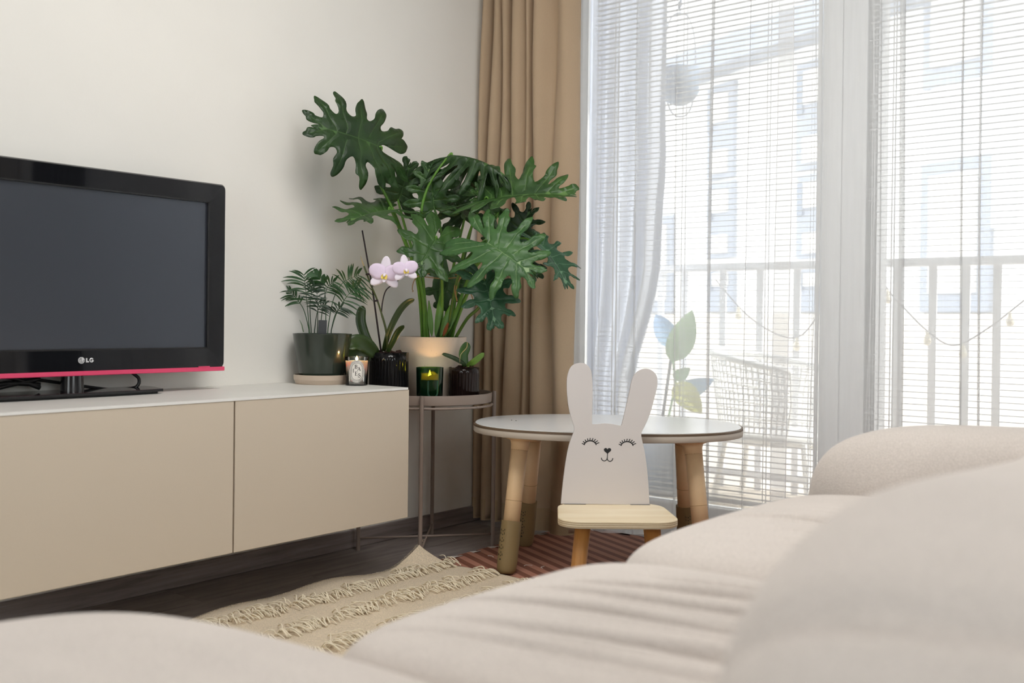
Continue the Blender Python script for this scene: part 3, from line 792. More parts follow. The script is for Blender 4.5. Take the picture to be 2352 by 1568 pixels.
# emblem and letters on the bezel
gx = 0.0012
ly, lz = 0.030, H0+0.030
bm = bmesh.new(); prism(bm, [(0.0080*math.cos(a*math.pi/14), 0.0080*math.sin(a*math.pi/14)) for a in range(28)], -0.003, gx, (Vector((0, ly, lz)), Vector((0, 1, 0)), Vector((0, 0, 1)), Vector((1, 0, 0))))
em = obj('emblem', bm, M_silver, tv)
M_inkd = mat('emblem_dark', (0.06, 0.06, 0.065), rough=0.4)
arc = [(gx+0.0003, ly+0.0056*math.cos(a), lz+0.0056*math.sin(a)) for a in [math.radians(90+270*i/24) for i in range(25)]]+[(gx+0.0003, ly+0.0072, lz), (gx+0.0003, ly+0.003, lz)]
obj('emblem_mark', tube(tube(tube(bmesh.new(), arc, 0.0005, 4), [(gx+0.0003, ly-0.001, lz+0.0045), (gx+0.0003, ly-0.001, lz-0.0035), (gx+0.0003, ly+0.0022, lz-0.0035)], 0.0007, 4), [(gx+0.0003, ly-0.0042, lz+0.0035), (gx+0.0003, ly-0.0042, lz+0.0020)], 0.0010, 5), M_inkd, em)
bm = bmesh.new(); s = 0.0125
def bar(y0, y1, z0, z1): box(bm, -0.001, gx, ly+y0, ly+y1, lz+z0, lz+z1)
bar(0.0118, 0.0148, -0.0052, 0.0052); bar(0.0148, 0.0192, -0.0052, -0.0024)
obj('letter', bm, M_silver, tv)
gp = [(ly+0.0262+0.0044*math.cos(math.radians(a)), lz+0.0044*math.sin(math.radians(a))) for a in range(40, 341, 20)]
bm = bmesh.new(); tube(bm, [(gx-0.0006, a, b) for a, b in gp]+[(gx-0.0006, ly+0.0300, lz-0.0004), (gx-0.0006, ly+0.0266, lz-0.0004)], 0.0013, 6)
obj('letter', bm, M_silver, tv)
# power cables behind the stand
pc_ = tb(catmull([(0.0, 0.0, 0.09), (0.0, 0.02, 0.04), (0.004, 0.045, 0.015), (0.0, 0.035, -0.008), (-0.02, -0.02, -0.012)], 6), 0.0045, 8)
obj('power_cord', pc_, M_black, tv, smooth=True, loc=(-0.06, 0.175, 0.02))
pc_ = tb(catmull([(0.0, -0.10, 0.05), (0.0, -0.02, 0.038), (-0.005, 0.07, 0.022), (-0.01, 0.16, 0.008), (-0.01, 0.25, 0.006)], 6), 0.004, 8)
obj('signal_cord', pc_, M_black, tv, smooth=True, loc=(-0.075, 0, 0))
bm = bmesh.new()
for k, (za, zb_) in enumerate(((0.045, 0.018), (0.030, 0.024), (0.022, 0.040))):
    tube(bm, catmull([(-0.07, -0.30, za), (-0.062+0.004*k, -0.20, zb_), (-0.072, -0.12, zb_+0.012), (-0.066, -0.04, za)], 6), 0.006, 8)
obj('cable_bundle', bm, M_black, tv, smooth=True)

# ------------------------------------------------------------------ round metal plant stand
M_taupe = mat('taupe_metal', srgb(140, 124, 114), rough=0.45, spec=0.4)
M_tray = mat('tray_inside', srgb(96, 84, 78), rough=0.4)
SC = Vector((-2.328, 2.464, 0)); TR = 0.212; TH = 0.520
stand = thing('plant_stand', 'round taupe metal tray table on thin rod legs beside the cabinet', 'plant stand', tuple(SC))
obj('tray', lt([(0, TH-0.016), (TR-0.004, TH-0.016), (TR-0.002, TH), (TR, TH), (TR+0.0015, TH-0.004), (TR-0.001, TH-0.030), (TR-0.006, TH-0.032), (0, TH-0.032)], 64), M_taupe, stand, autosmooth=35)
obj('tray_floor', lt([(0, TH-0.0152), (TR-0.006, TH-0.0152)], 64), M_tray, stand)
obj('ring', tb([((TR+0.001)*math.cos(a), (TR+0.001)*math.sin(a), TH-0.040) for a in [2*math.pi*k/48 for k in range(49)]], 0.004, 8), M_taupe, stand, smooth=True)
aL = math.radians(-129.5); aF = math.radians(-51.5)
LR = TR+0.012
for a in (aL, aF, aL+math.pi, aF+math.pi):
    x, y = LR*math.cos(a), LR*math.sin(a)
    obj('leg', tb([(x, y, 0), (x, y, TH+0.001)], 0.0068, 12), M_taupe, stand, autosmooth=40)
for k in range(2):
    a = (aL, aF)[k]; x, y = LR*math.cos(a), LR*math.sin(a)
    obj('cross_bar', tb([(x, y, 0.040-0.004*k), (-x, -y, 0.040-0.004*k)], 0.0035, 8), M_taupe, stand, smooth=True)

# ------------------------------------------------------------------ oval children's table
M_tabtop = mat('table_white_top', srgb(240, 241, 242), rough=0.22)
M_tabedge = mat('table_pale_edge', srgb(196, 184, 170), rough=0.5)
M_tabrim = mat('table_brown_rim', srgb(104, 84, 64), rough=0.5)
M_peach = mat('table_leg_cream', srgb(234, 200, 156), rough=0.5, var=0.015, vscale=60)
M_olive = mat('table_leg_sleeve', srgb(138, 116, 78), rough=0.6, bump=0.1, bscale=500)
M_groove = mat('leg_groove', srgb(186, 150, 108), rough=0.7)
M_mark = mat('sleeve_mark', (0.015, 0.013, 0.01), rough=0.6)
TC = Vector((-1.752, 2.665, 0)); TA = math.radians(33.5); TT = 0.440
table = thing('kids_table', 'oval white children\'s table with cream legs in olive-brown sleeves', 'table', tuple(TC), TA)
def oval(a, b, n=96, e=2.35):
    return [(a*math.copysign(abs(math.cos(t))**(2/e), math.cos(t)), b*math.copysign(abs(math.sin(t))**(2/e), math.sin(t))) for t in [2*math.pi*k/n for k in range(n)]]
HA, HB = 0.415, 0.295
def oval_rings(prof, e=2.35, n=96):
    bm = bmesh.new(); rings = []
    for inset, z in prof: rings.append([bm.verts.new((x, y, z)) for x, y in oval(HA-inset, HB-inset, n, e)])
    for A, B in zip(rings, rings[1:]):
        for i in range(n): bm.faces.new((A[i], A[(i+1) % n], B[(i+1) % n], B[i]))
    return bm, rings
bm, R_ = oval_rings([(0.012, TT-0.026), (0.002, TT-0.024), (0.0, TT-0.020), (0.0, TT-0.006), (0.002, TT-0.003), (0.006, TT-0.003)]); bm.faces.new(R_[0][::-1])
obj('edge_band', bm, M_tabedge, table, autosmooth=35)
bm, R_ = oval_rings([(-0.0004, TT-0.0058), (-0.0002, TT-0.0004), (0.0022, TT+0.0006), (0.0060, TT+0.0006)])
obj('rim', bm, M_tabrim, table)
bm, R_ = oval_rings([(0.0060, TT-0.004), (0.0060, TT+0.0018), (0.0075, TT+0.0022)]); bm.faces.new(R_[-1])
obj('table_top', bm, M_tabtop, table)
obj('crumb', lt([(0, 0), (0.002, 0), (0.001, 0.002), (0, 0.002)], 6), M_mark, table, loc=(-0.30, 0.02, TT+0.002))
obj('crumb', lt([(0, 0), (0.002, 0), (0.001, 0.002), (0, 0.002)], 6), M_mark, table, loc=(-0.285, 0.01, TT+0.002))
feet = {}
def leg(ux, uy):
    top = Vector(((-0.258 if uy < 0 else -0.234) if ux < 0 else (0.253 if uy < 0 else 0.243), uy*0.125, TT-0.026)); bot = Vector((ux*(0.292 if uy < 0 else 0.268), uy*0.196, 0.0105))
    d = (top-bot).normalized()
    # local frame of the leg
    f = lambda t: bot+(top-bot)*t
    L = (top-bot).length
    s0 = 0.155/TT
    lg = obj('leg', tb([f(0.30), f(0.62), f(0.90)], [0.0248, 0.0252, 0.0258], 24), M_peach, table, smooth=True)
    # sleeve, slightly larger, rounded foot
    sl = obj('sleeve', tb([f(0.0)+d*0.0, f(0.012), f(0.03), f(0.10), f(0.375)], [0.019, 0.025, 0.0285, 0.0303, 0.0303], 28), M_olive, lg, autosmooth=50)
    obj('inner_tube', tb([f(0.36), f(0.40)], 0.0245, 24), M_peach, lg)
    for t in (0.52, 0.885): obj('groove', tb([f(t), f(t+0.0035)], 0.0254+0.0006*t, 24), M_groove, lg)
    # flared mounting plate
    obj('collar', tb([f(0.885), f(0.93), f(0.965)], [0.0258, 0.0272, 0.032], 28), M_peach, lg, smooth=True)
    obj('mount', lt([(0.029, -0.020), (0.036, -0.016), (0.052, -0.009), (0.062, -0.003), (0.063, 0.0), (0, 0.0)], 36), M_peach, lg, smooth=True, loc=(top.x*0.985, top.y*0.94, TT-0.0262))
    # size scale printed on the sleeve: dots, ticks and a square
    view = (CAM_LOC-TC); view = Vector((view.x*math.cos(-TA)-view.y*math.sin(-TA), view.x*math.sin(-TA)+view.y*math.cos(-TA), 0)).normalized()
    side = d.cross(view).normalized()
    ang = 0.72 if uy < 0 else 0.35
    if ux > 0: ang = -0.2
    nrm = (view - d*view.dot(d)).normalized(); nd = (nrm*math.cos(ang)+(-side if side.dot(Vector((math.cos(math.radians(38.7)-TA), 0, 0))) > 0 else side)*math.sin(ang)).normalized()
    tw = nd.cross(d).normalized()
    bm = bmesh.new()
    def patch(t, off, w_, h_, rad=0.0307):
        c_ = f(t)+nd*(rad-0.0002)+tw*off
        prism(bm, [(-w_/2, -h_/2), (w_/2, -h_/2), (w_/2, h_/2), (-w_/2, h_/2)], -0.0006, 0.0004, (c_, tw, d, nd))
    for i in range(9):
        t = 0.10+0.025*i
        if i == 0: patch(t, 0, 0.0045, 0.0045)
        else: patch(t, 0, 0.0028, 0.0030)
        if i % 2 == 1 or i == 8:
            patch(t+0.004, 0.006, 0.003, 0.0008); patch(t+0.008, 0.0085, 0.0008, 0.006); patch(t+0.008, -0.0065, 0.0008, 0.006); patch(t+0.012, -0.005, 0.0025, 0.0008)
    obj('scale_print', bm, M_mark, sl)
    feet[(ux, uy)] = bot
for ux in (-1, 1):
    for uy in (-1, 1): leg(ux, uy)

# ------------------------------------------------------------------ rabbit-back children's chair
M_chairw = mat('chair_white_lacquer', srgb(212, 205, 202), rough=0.45)
M_chairedge = wood('chair_board_edge', srgb(196, 170, 134), srgb(226, 204, 170), scale=6, stretch=(1, 1, 30), rough=0.6)
M_ply = wood('pale_plywood', srgb(228, 208, 172), srgb(244, 230, 202), scale=2.0, stretch=(1.2, 9, 9), rough=0.4, bump=0.03)
M_plydk = mat('ply_layer', srgb(176, 142, 98), rough=0.7)
M_legw = wood('orange_beech', srgb(176, 116, 56), srgb(206, 148, 84), scale=3, stretch=(16, 16, 1.5), rough=0.45)
SH = 0.262
sp = CAM_LOC + (FW + RT*((1411-PPX)/FPX) - UP*((1173-PPY)/FPX))*2.66
chair = thing('kids_chair', 'small chair with a white rabbit-shaped backrest and plywood seat', 'chair', (sp.x, sp.y, 0), YAW+math.radians(1.0))
# seat: rounded rectangle, local x right, y away from camera
seat_out = rrect(0.296, 0.262, 0.062, 10)
seat_out = [(x*(1.0+0.10*(-(y)/0.131)*0.5), y) for x, y in seat_out]
obj('seat', prism(bmesh.new(), seat_out, SH-0.019, SH), M_ply, chair, bevel=0.003)
for k, zz in enumerate((0.0045, 0.0095, 0.0145)):
    obj('ply_layer', prism(bmesh.new(), [(x*1.0012, y*1.0012) for x, y in seat_out], SH-zz-0.0007, SH-zz+0.0005), M_plydk, chair)
# rabbit outline from the photograph, measured in pixels about the seat joint
PXM = 2.775/FPX
rab = [(1300, 1154), (1304, 1110), (1310, 1062), (1317, 1024), (1325, 1000), (1330, 985), (1326, 968), (1319, 945), (1314, 915), (1312, 880), (1315, 855), (1324, 838), (1340, 832), (1355, 834), (1366, 845), (1370, 862), (1372, 890), (1371.5, 930), (1371, 966), (1374, 973), (1400, 971), (1420, 973), (1436, 976), (1440, 972), (1449, 935), (1457, 900), (1463, 872), (1470, 858), (1482, 848), (1496, 845), (1510, 850), (1520, 862), (1522, 880), (1517, 905), (1506, 945), (1494, 975), (1485, 993), (1486, 1008), (1492, 1035), (1497, 1070), (1501, 1115), (1503, 1157)]
r2 = [((x-1403)*PXM-0.0015, (1156-(y+(1403-x)*0.0115))*PXM) for x, y in rab]
sm = catmull([(x, y, 0) for x, y in r2], 4)
r2 = [(q.x, q.y) for q in sm]
tilt = math.radians(5)
ub, vb, nb = Vector((1, 0, 0)), Vector((0, math.sin(tilt), math.cos(tilt))), Vector((0, -math.cos(tilt), math.sin(tilt)))
ob = Vector((-0.009, 0.112, SH-0.0005))
bmf = bmesh.new()
fv = [bmf.verts.new(ob+ub*x+vb*y+nb*0.006) for x, y in r2]; fb = [bmf.verts.new(ob+ub*x+vb*y-nb*0.006) for x, y in r2]
tess = geometry.tessellate_polygon([[Vector((x, y, 0)) for x, y in r2]])
for a_, b_, c_ in tess:
    bmf.faces.new((fv[a_], fv[b_], fv[c_])); bmf.faces.new((fb[c_], fb[b_], fb[a_]))
for i in range(len(fv)):
    j = (i+1) % len(fv); bmf.faces.new((fv[i], fb[i], fb[j], fv[j]))
back = obj('backrest', bmf, M_chairw, chair, bevel=0.0015)
back['label'] = 'white rabbit-head board with two long ears and a printed sleeping face'
M_print = mat('face_print', (0.008, 0.008, 0.008), rough=0.5)
def fp(px, py, e=0.0064):
    return ob+ub*((px-1403)*PXM-0.0015)+vb*((1156-(py+(1403-px)*0.0115))*PXM)+nb*e
def stroke(bm, pts, wpx):
    """flat printed stroke on the board"""
    pts = [Vector((a, b, 0)) for a, b in pts]
    for a, b in zip(pts, pts[1:]):
        d = (b-a); 
        if d.length < 1e-6: continue
        d.normalize(); nrm = Vector((-d.y, d.x, 0))*wpx/2; e = d*wpx*0.25
        q = [a-e+nrm, b+e+nrm, b+e-nrm, a-e-nrm]
        bm.faces.new([bm.verts.new(fp(p.x, p.y)) for p in q])
def eye(cx_, cy_, rx, ry, name):
    bm = bmesh.new()
    arc = [(cx_-rx*math.cos(math.radians(a)), cy_-ry*math.sin(math.radians(a))) for a in range(10, 171, 10)]
    stroke(bm, arc, 2.4)
    for a in range(15, 166, 18):
        q = (cx_-rx*math.cos(math.radians(a)), cy_-ry*math.sin(math.radians(a)))
        ox = -math.cos(math.radians(a)); oy = -math.sin(math.radians(a))
        stroke(bm, [q, (q[0]+ox*6.5+1.2, q[1]+oy*5.0-1.0)], 2.0)
    return obj(name, bm, M_print, back)
eye(1366.5, 1022, 14, 11, 'printed_eye'); eye(1451.5, 1024, 14, 11, 'printed_eye')
bm = bmesh.new()
heart = []
for k in range(40):
    t = 2*math.pi*k/40
    hx = 16*math.sin(t)**3; hy = 13*math.cos(t)-5*math.cos(2*t)-2*math.cos(3*t)-math.cos(4*t)
    heart.append((1406.5+hx*0.53, 1033.5-hy*0.50))
vsn = [bm.verts.new(fp(a, b)) for a, b in heart]; bm.faces.new(vsn); bmesh.ops.triangulate(bm, faces=bm.faces)
obj('printed_nose', bm, M_print, back)
bm = bmesh.new(); stroke(bm, [(1406.5, 1041), (1406, 1053)], 1.9)
stroke(bm, [(1392.5+ (6.7-6.7*math.cos(math.radians(a))), 1050+7*math.sin(math.radians(a))) for a in range(0, 181, 15)], 1.9)
stroke(bm, [(1406+ (6.3-6.3*math.cos(math.radians(a))), 1051+7*math.sin(math.radians(a))) for a in range(0, 181, 15)], 1.9)
obj('printed_mouth', bm, M_print, back)
obj('joint_gap', box(bx(-0.124, -0.065, 0.103, 0.105, SH+0.0002, SH+0.0012), 0.056, 0.110, 0.103, 0.105, SH+0.0002, SH+0.0012), M_mark, chair)
for sx in (-1, 1):
    for sy in (-1, 1):
        obj('leg', tb([(sx*0.088+(0.016 if sy > 0 else 0), sy*0.075, SH-0.018), (sx*0.112+(0.016 if sy > 0 else 0), sy*0.100, 0.0 if sy < 0 else 0.0105)], [0.0205, 0.0165], 20), M_legw, chair, smooth=True)

# ------------------------------------------------------------------ puzzle foam mat (two tiles) with toothed edges
def mat_foam():
    mt, nt, b = new_mat('rust_foam_print')
    tc = nt.nodes.new('ShaderNodeTexCoord'); mp = nt.nodes.new('ShaderNodeMapping')
    nt.links.new(tc.outputs['Object'], mp.inputs['Vector'])
    # straight bands on one half, rainbow arcs on the other
    w1_ = nt.nodes.new('ShaderNodeTexWave'); w1_.wave_type = 'BANDS'; w1_.bands_direction = 'Y'; w1_.inputs['Scale'].default_value = 6.5; w1_.inputs['Distortion'].default_value = 0.0
    rot = nt.nodes.new('ShaderNodeMapping'); rot.inputs['Rotation'].default_value = (0, 0, math.radians(24))
    nt.links.new(tc.outputs['Object'], rot.inputs['Vector']); nt.links.new(rot.outputs['Vector'], w1_.inputs['Vector'])
    w2_ = nt.nodes.new('ShaderNodeTexWave'); w2_.wave_type = 'RINGS'; w2_.rings_direction = 'Z'; w2_.inputs['Scale'].default_value = 6.5; w2_.inputs['Distortion'].default_value = 0.0
    sh = nt.nodes.new('ShaderNodeMapping'); sh.inputs['Location'].default_value = (-0.42, 0.02, 0)
    nt.links.new(tc.outputs['Object'], sh.inputs['Vector']); nt.links.new(sh.outputs['Vector'], w2_.inputs['Vector'])
    ln = nt.nodes.new('ShaderNodeVectorMath'); ln.operation = 'LENGTH'; nt.links.new(sh.outputs['Vector'], ln.inputs[0])
    gt = nt.nodes.new('ShaderNodeMath'); gt.operation = 'LESS_THAN'; gt.inputs[1].default_value = 0.34; nt.links.new(ln.outputs['Value'], gt.inputs[0])
    mxn = nt.nodes.new('ShaderNodeMix'); mxn.data_type = 'FLOAT'
    nt.links.new(gt.outputs[0], mxn.inputs['Factor']); nt.links.new(w1_.outputs['Fac'], mxn.inputs['A']); nt.links.new(w2_.outputs['Fac'], mxn.inputs['B'])
    rp = nt.nodes.new('ShaderNodeValToRGB'); rp.color_ramp.elements[0].position = 0.42; rp.color_ramp.elements[1].position = 0.55
    rp.color_ramp.elements[0].color = (*srgb(122, 74, 56), 1); rp.color_ramp.elements[1].color = (*srgb(172, 120, 100), 1)
    nt.links.new(mxn.outputs['Result'], rp.inputs['Fac']); nt.links.new(rp.outputs['Color'], b.inputs['Base Color'])
    b.inputs['Roughness'].default_value = 0.75
    ck = nt.nodes.new('ShaderNodeTexChecker'); ck.inputs['Scale'].default_value = 330
    nt.links.new(tc.outputs['Object'], ck.inputs['Vector'])
    bp = nt.nodes.new('ShaderNodeBump'); bp.inputs['Strength'].default_value = 0.25; bp.inputs['Distance'].default_value = 0.001
    nt.links.new(ck.outputs['Fac'], bp.inputs['Height']); nt.links.new(bp.outputs['Normal'], b.inputs['Normal'])
    return mt
M_foam = mat_foam(); M_foamw = mat('foam_white_back', srgb(214, 204, 198), rough=0.8)
def foam_outline(w_, h_, teeth=8, d=0.022):
    """square tile whose four sides carry interlocking T-shaped teeth"""
    def side(L):
        pts = []; st = L/(2*teeth)
        for i in range(teeth):
            a = i*2*st+st*0.5
            pts += [(a, 0), (a-st*0.16, d), (a+st+st*0.16, d), (a+st, 0)]
        return pts
    out = [(0, 0)]
    for (ox, oy, dx, dy, L) in ((0, 0, 1, 0, w_), (w_, 0, 0, 1, h_), (w_, h_, -1, 0, w_), (0, h_, 0, -1, h_)):
        nx, ny = dy, -dx
        for t, e in side(L): out.append((ox+dx*t+nx*e, oy+dy*t+ny*e))
        out.append((ox+dx*L, oy+dy*L))
    return [(a-w_/2, b-h_/2) for a, b in out[:-1]]
def foam_tile(cx_, cy_, w_, h_, label, grp):
    t = thing('foam_mat', label, 'play mat', (cx_, cy_, 0.0), 0, grp)
    o = foam_outline(w_, h_)
    bm = prism(bmesh.new(), o, 0.004, 0.0095); bmesh.ops.triangulate(bm, faces=[f for f in bm.faces if len(f.verts) > 4]); obj('top_sheet', bm, M_foam, t)
    bm = prism(bmesh.new(), [(x*1.004, y*1.004) for x, y in o], 0.0, 0.004); bmesh.ops.triangulate(bm, faces=[f for f in bm.faces if len(f.verts) > 4]); obj('backing', bm, M_foamw, t)
    # white lining showing on the teeth along the outer edge
    st = h_/16
    for i in range(8):
        a = -h_/2+i*2*st+st*0.5
        obj('white_notch', prism(bmesh.new(), [(-w_/2-0.024, a+st*1.14), (-w_/2-0.006, a+st*1.05), (-w_/2-0.004, a+st*1.9)], 0.0094, 0.0100), M_foamw, t)
    return t
foam_tile(-1.72, 2.685, 0.83, 0.72, 'rust-red striped foam play mat under the oval table', 'rust-red foam mats')
foam_tile(-0.845, 2.685, 0.83, 0.72, 'rust-red striped foam play mat between the table and the sofa', 'rust-red foam mats')
# pale scraps of thread on the mat
M_thread = mat('white_thread', (0.8, 0.78, 0.75), rough=0.8)
for i, (p, q) in enumerate(((1127, 1276), (1212, 1297), (1247, 1301))):
    d = FW + RT*((p-PPX)/FPX) - UP*((q-PPY)/FPX); c_ = CAM_LOC+d*(-(CAM_H-0.012)/d.z)
    th = obj('thread', tb(catmull([(-0.012, 0, 0), (-0.004, 0.006, 0.0), (0.006, 0.004, 0.0), (0.014, -0.004, 0)], 5), 0.0007, 5), M_thread, loc=(c_.x, c_.y, 0.0104)); th.rotation_euler = (0, 0, i*1.1)
    tag(th, ['white thread scrap lying beside the olive table sleeve', 'white thread scrap lying on the mat nearest the chair leg', 'white thread scrap lying next to another on the mat'][i], 'thread')

# ------------------------------------------------------------------ woven rug with tufted rows, one corner curled up
M_rug = fabric('rug_weave', srgb(212, 196, 172), scale=330, var=0.22, bump=0.9)
M_tuft = mat('rug_tuft_yarn', srgb(238, 226, 202), rough=0.9, var=0.08, vscale=60)
RX0, RX1, RY0, RY1 = -2.200, -1.62, 0.35, 2.312
def rug_z(x, y):
    u = max(0, 1-(x-RX0)/0.16); v = max(0, 1-(RY1-y)/0.18)
    z = 0.010 + 0.055*(max(0, u+v-0.95))**1.6*0.9
    z += 0.006*math.sin(y*17)*max(0, 1-(x-RX0)/0.10) + 0.002*math.sin(x*21+y*9)
    if x > -2.19 and y > 2.22: z = max(z, 0.0125)
    return z
rug = thing('rug', 'beige woven rug with rows of long yarn tufts and a curled corner', 'rug', (RX0, RY1, 0))
nx, ny = 60, 100; V = []; F = []
for j in range(ny+1):
    for i in range(nx+1):
        x = RX0+(RX1-RX0)*(i/nx)**1.4; y = RY1-(RY1-RY0)*(j/ny)**1.2
        wob = 0.010*math.sin(y*9+1)*max(0, 1-i/6)
        cw = max(0, max(0, 1-(x-RX0)/0.16)+max(0, 1-(RY1-y)/0.18)-0.95)
        V.append((x+wob-RX0+0.035*cw, y-RY1-0.006*math.sin(x*14)*max(0, 1-j/5)-0.050*cw, rug_z(x, y)))
for j in range(ny):
    for i in range(nx):
        a = j*(nx+1)+i; F.append((a, a+1, a+nx+2, a+nx+1))
obj('weave', (V, F), M_rug, rug, smooth=True, solid=0.004)
# whip-stitched edge
bm = bmesh.new(); r_ = random.Random(8)
y = RY1
while y > 1.2:
    wob = 0.010*math.sin(y*9+1); z = rug_z(RX0, y)
    tube(bm, [(wob+0.006, y-RY1, z+0.003), (wob-0.003, y-RY1+0.002, z+0.001), (wob-0.010-r_.uniform(0, 0.005), y-RY1+r_.uniform(-.002, .004), max(0.003, z-0.006))], 0.0011, 4)
    y -= 0.0075
e_ = obj('edge_stitch', bm, M_rug, rug); e_['kind'] = 'stuff'
rows_x = [-2.088, -1.925, -1.76]
for ri, xr in enumerate(rows_x):
    bm = bmesh.new(); y = RY1-0.005
    while y > 0.9:
        for q in range(3):
            yy = y+r_.uniform(-.006, .006); x0 = xr+r_.uniform(-.008, .008)
            cl = math.sin(yy*11+ri*2)+0.6*math.sin(yy*29+ri)
            sgn = 1 if r_.random() < 0.78+0.1*cl else -1
            ln = r_.uniform(0.030, 0.052); lean = r_.uniform(-0.02, 0.02)+0.02*math.sin(yy*37)
            zb_ = rug_z(x0, yy)+0.002
            hgt = r_.uniform(0.006, 0.017)
            pts = [(x0, yy, zb_), (x0+sgn*ln*0.22, yy+lean*0.3, zb_+hgt), (x0+sgn*ln*0.6, yy+lean*0.7, zb_+hgt*0.95), (x0+sgn*ln, yy+lean, zb_+r_.uniform(0.001, 0.006))]
            tube(bm, [(a-RX0, b-RY1, c) for a, b, c in catmull(pts, 2)], 0.0017, 4)
        y -= 0.0105
    t_ = obj('tuft_row', bm, M_tuft, rug, smooth=True); t_['kind'] = 'stuff'

# ------------------------------------------------------------------ added ceiling lamp, unseen above the frame, as fill light for the room
M_fill_lamp = mat('fill_lamp_diffuser', (1, 1, 1), rough=0.5, emit=(1.0, 0.96, 0.90), estr=0.6)
lamp = thing('added_ceiling_lamp', 'wide round white ceiling lamp added out of view above the sofa and cabinets as fill light', 'lamp', (-1.0, 1.45, CZ))
obj('shade', lt([(0.62, -0.02), (0.62, -0.16), (0.61, -0.16), (0.61, -0.02)], 64), M_white, lamp, autosmooth=40)
obj('diffuser', lt([(0, -0.155), (0.605, -0.155), (0.605, -0.15), (0, -0.15)], 64), M_fill_lamp, lamp)
ld = bpy.data.lights.new('lamp_fill_light', 'AREA'); ld.shape = 'DISK'; ld.size = 1.2; ld.energy = 22; ld.color = (1.0, 0.98, 0.95)
lo = bpy.data.objects.new('lamp_fill_light', ld); link(lo, lamp); lo.location = (0, 0, -0.165)

# ------------------------------------------------------------------ plants and candles
def leaf_mat(name, dark, light, veincol, rough=0.42, transl=0.12):
    mt, nt, b = new_mat(name)
    tc = nt.nodes.new('ShaderNodeTexCoord'); n = nt.nodes.new('ShaderNodeTexNoise'); n.inputs['Scale'].default_value = 14
    nt.links.new(tc.outputs['Object'], n.inputs['Vector'])
    rp = nt.nodes.new('ShaderNodeValToRGB'); rp.color_ramp.elements[0].position = 0.3; rp.color_ramp.elements[1].position = 0.75
    rp.color_ramp.elements[0].color = (*dark, 1); rp.color_ramp.elements[1].color = (*light, 1)
    nt.links.new(n.outputs['Fac'], rp.inputs['Fac'])
    at_ = nt.nodes.new('ShaderNodeAttribute'); at_.attribute_name = 'vein'
    pw = nt.nodes.new('ShaderNodeMath'); pw.operation = 'POWER'; pw.inputs[1].default_value = 10.0
    nt.links.new(at_.outputs['Fac'], pw.inputs[0])
    mx = nt.nodes.new('ShaderNodeMix'); mx.data_type = 'RGBA'
    nt.links.new(pw.outputs[0], mx.inputs['Factor']); nt.links.new(rp.outputs['Color'], mx.inputs['A']); mx.inputs['B'].default_value = (*veincol, 1)
    nt.links.new(mx.outputs['Result'], b.inputs['Base Color']); b.inputs['Roughness'].default_value = rough; b.inputs['Specular IOR Level'].default_value = 0.45
    bp = nt.nodes.new('ShaderNodeBump'); bp.inputs['Strength'].default_value = 0.5; bp.inputs['Distance'].default_value = 0.004; bp.invert = True
    nt.links.new(at_.outputs['Fac'], bp.inputs['Height']); nt.links.new(bp.outputs['Normal'], b.inputs['Normal'])
    tr = nt.nodes.new('ShaderNodeBsdfTranslucent'); nt.links.new(mx.outputs['Result'], tr.inputs['Color'])
    ms = nt.nodes.new('ShaderNodeMixShader'); ms.inputs['Fac'].default_value = transl
    nt.links.new(b.outputs['BSDF'], ms.inputs[1]); nt.links.new(tr.outputs['BSDF'], ms.inputs[2])
    nt.links.new(ms.outputs['Shader'], nt.nodes['Material Output'].inputs['Surface'])
    return mt
ML_dark = leaf_mat('leaf_dark', srgb(27, 52, 23), srgb(46, 76, 33), srgb(72, 104, 54))
ML_mid = leaf_mat('leaf_mid', srgb(38, 70, 30), srgb(62, 98, 42), srgb(98, 132, 72))
ML_bright = leaf_mat('leaf_bright', srgb(48, 88, 42), srgb(72, 112, 56), srgb(132, 160, 108))
ML_blue = leaf_mat('leaf_bluish', srgb(30, 68, 44), srgb(52, 94, 62), srgb(104, 140, 108))
M_stem = mat('petiole_green', srgb(92, 138, 48), rough=0.4, var=0.15, vscale=20)
M_stemd = mat('petiole_dark', srgb(62, 98, 40), rough=0.4, var=0.15, vscale=20)

def lobed_outline(r, nl, lob, back, deep, wl, aspect):
    """one side of a deeply cut leaf (u>0), from tip to base; returns points and vein lines"""
    pts = []; veins = []
    tip_len = 0.22
    for i in range(nl):
        t = i/(nl-1)                                  # 0 near the tip, 1 = basal lobe
        s = 0.80*(1-t)**1.1+0.02*t                   # origin on the midrib
        ang = math.radians(28+ (back-28)*t**0.85 + r.uniform(-5, 5))
        L = lob*(0.20+0.90*math.sin(math.pi*min(1, 0.12+0.55*t)))*(1+r.uniform(-.10, .10))*aspect
        wd = wl*(0.75+0.4*t)*(1+r.uniform(-.12, .12))
        o = Vector((0, s)); d = Vector((math.sin(ang), math.cos(ang))); n = Vector((math.cos(ang), -math.sin(ang)))  # n points to the next (lower) lobe
        up = -1
        j = lambda: r.uniform(-.012, .012)
        P = lambda f, k: o+d*(L*f+j())+n*(wd*k)
        seq = [P(0.52, -0.95), P(0.66, -1.12), P(0.82, -0.95), P(0.93, -0.55), P(1.0, -0.05), P(0.95, 0.48), P(0.84, 0.9), P(0.68, 1.1), P(0.54, 0.95)]
        if r.random() < 0.45:                          # a small side notch
            seq[2] = P(0.80, -0.72); seq[1] = P(0.70, -1.25)
        pts.append((o, d, L, seq)); veins.append((o, o+d*L*0.9))
    return pts, veins

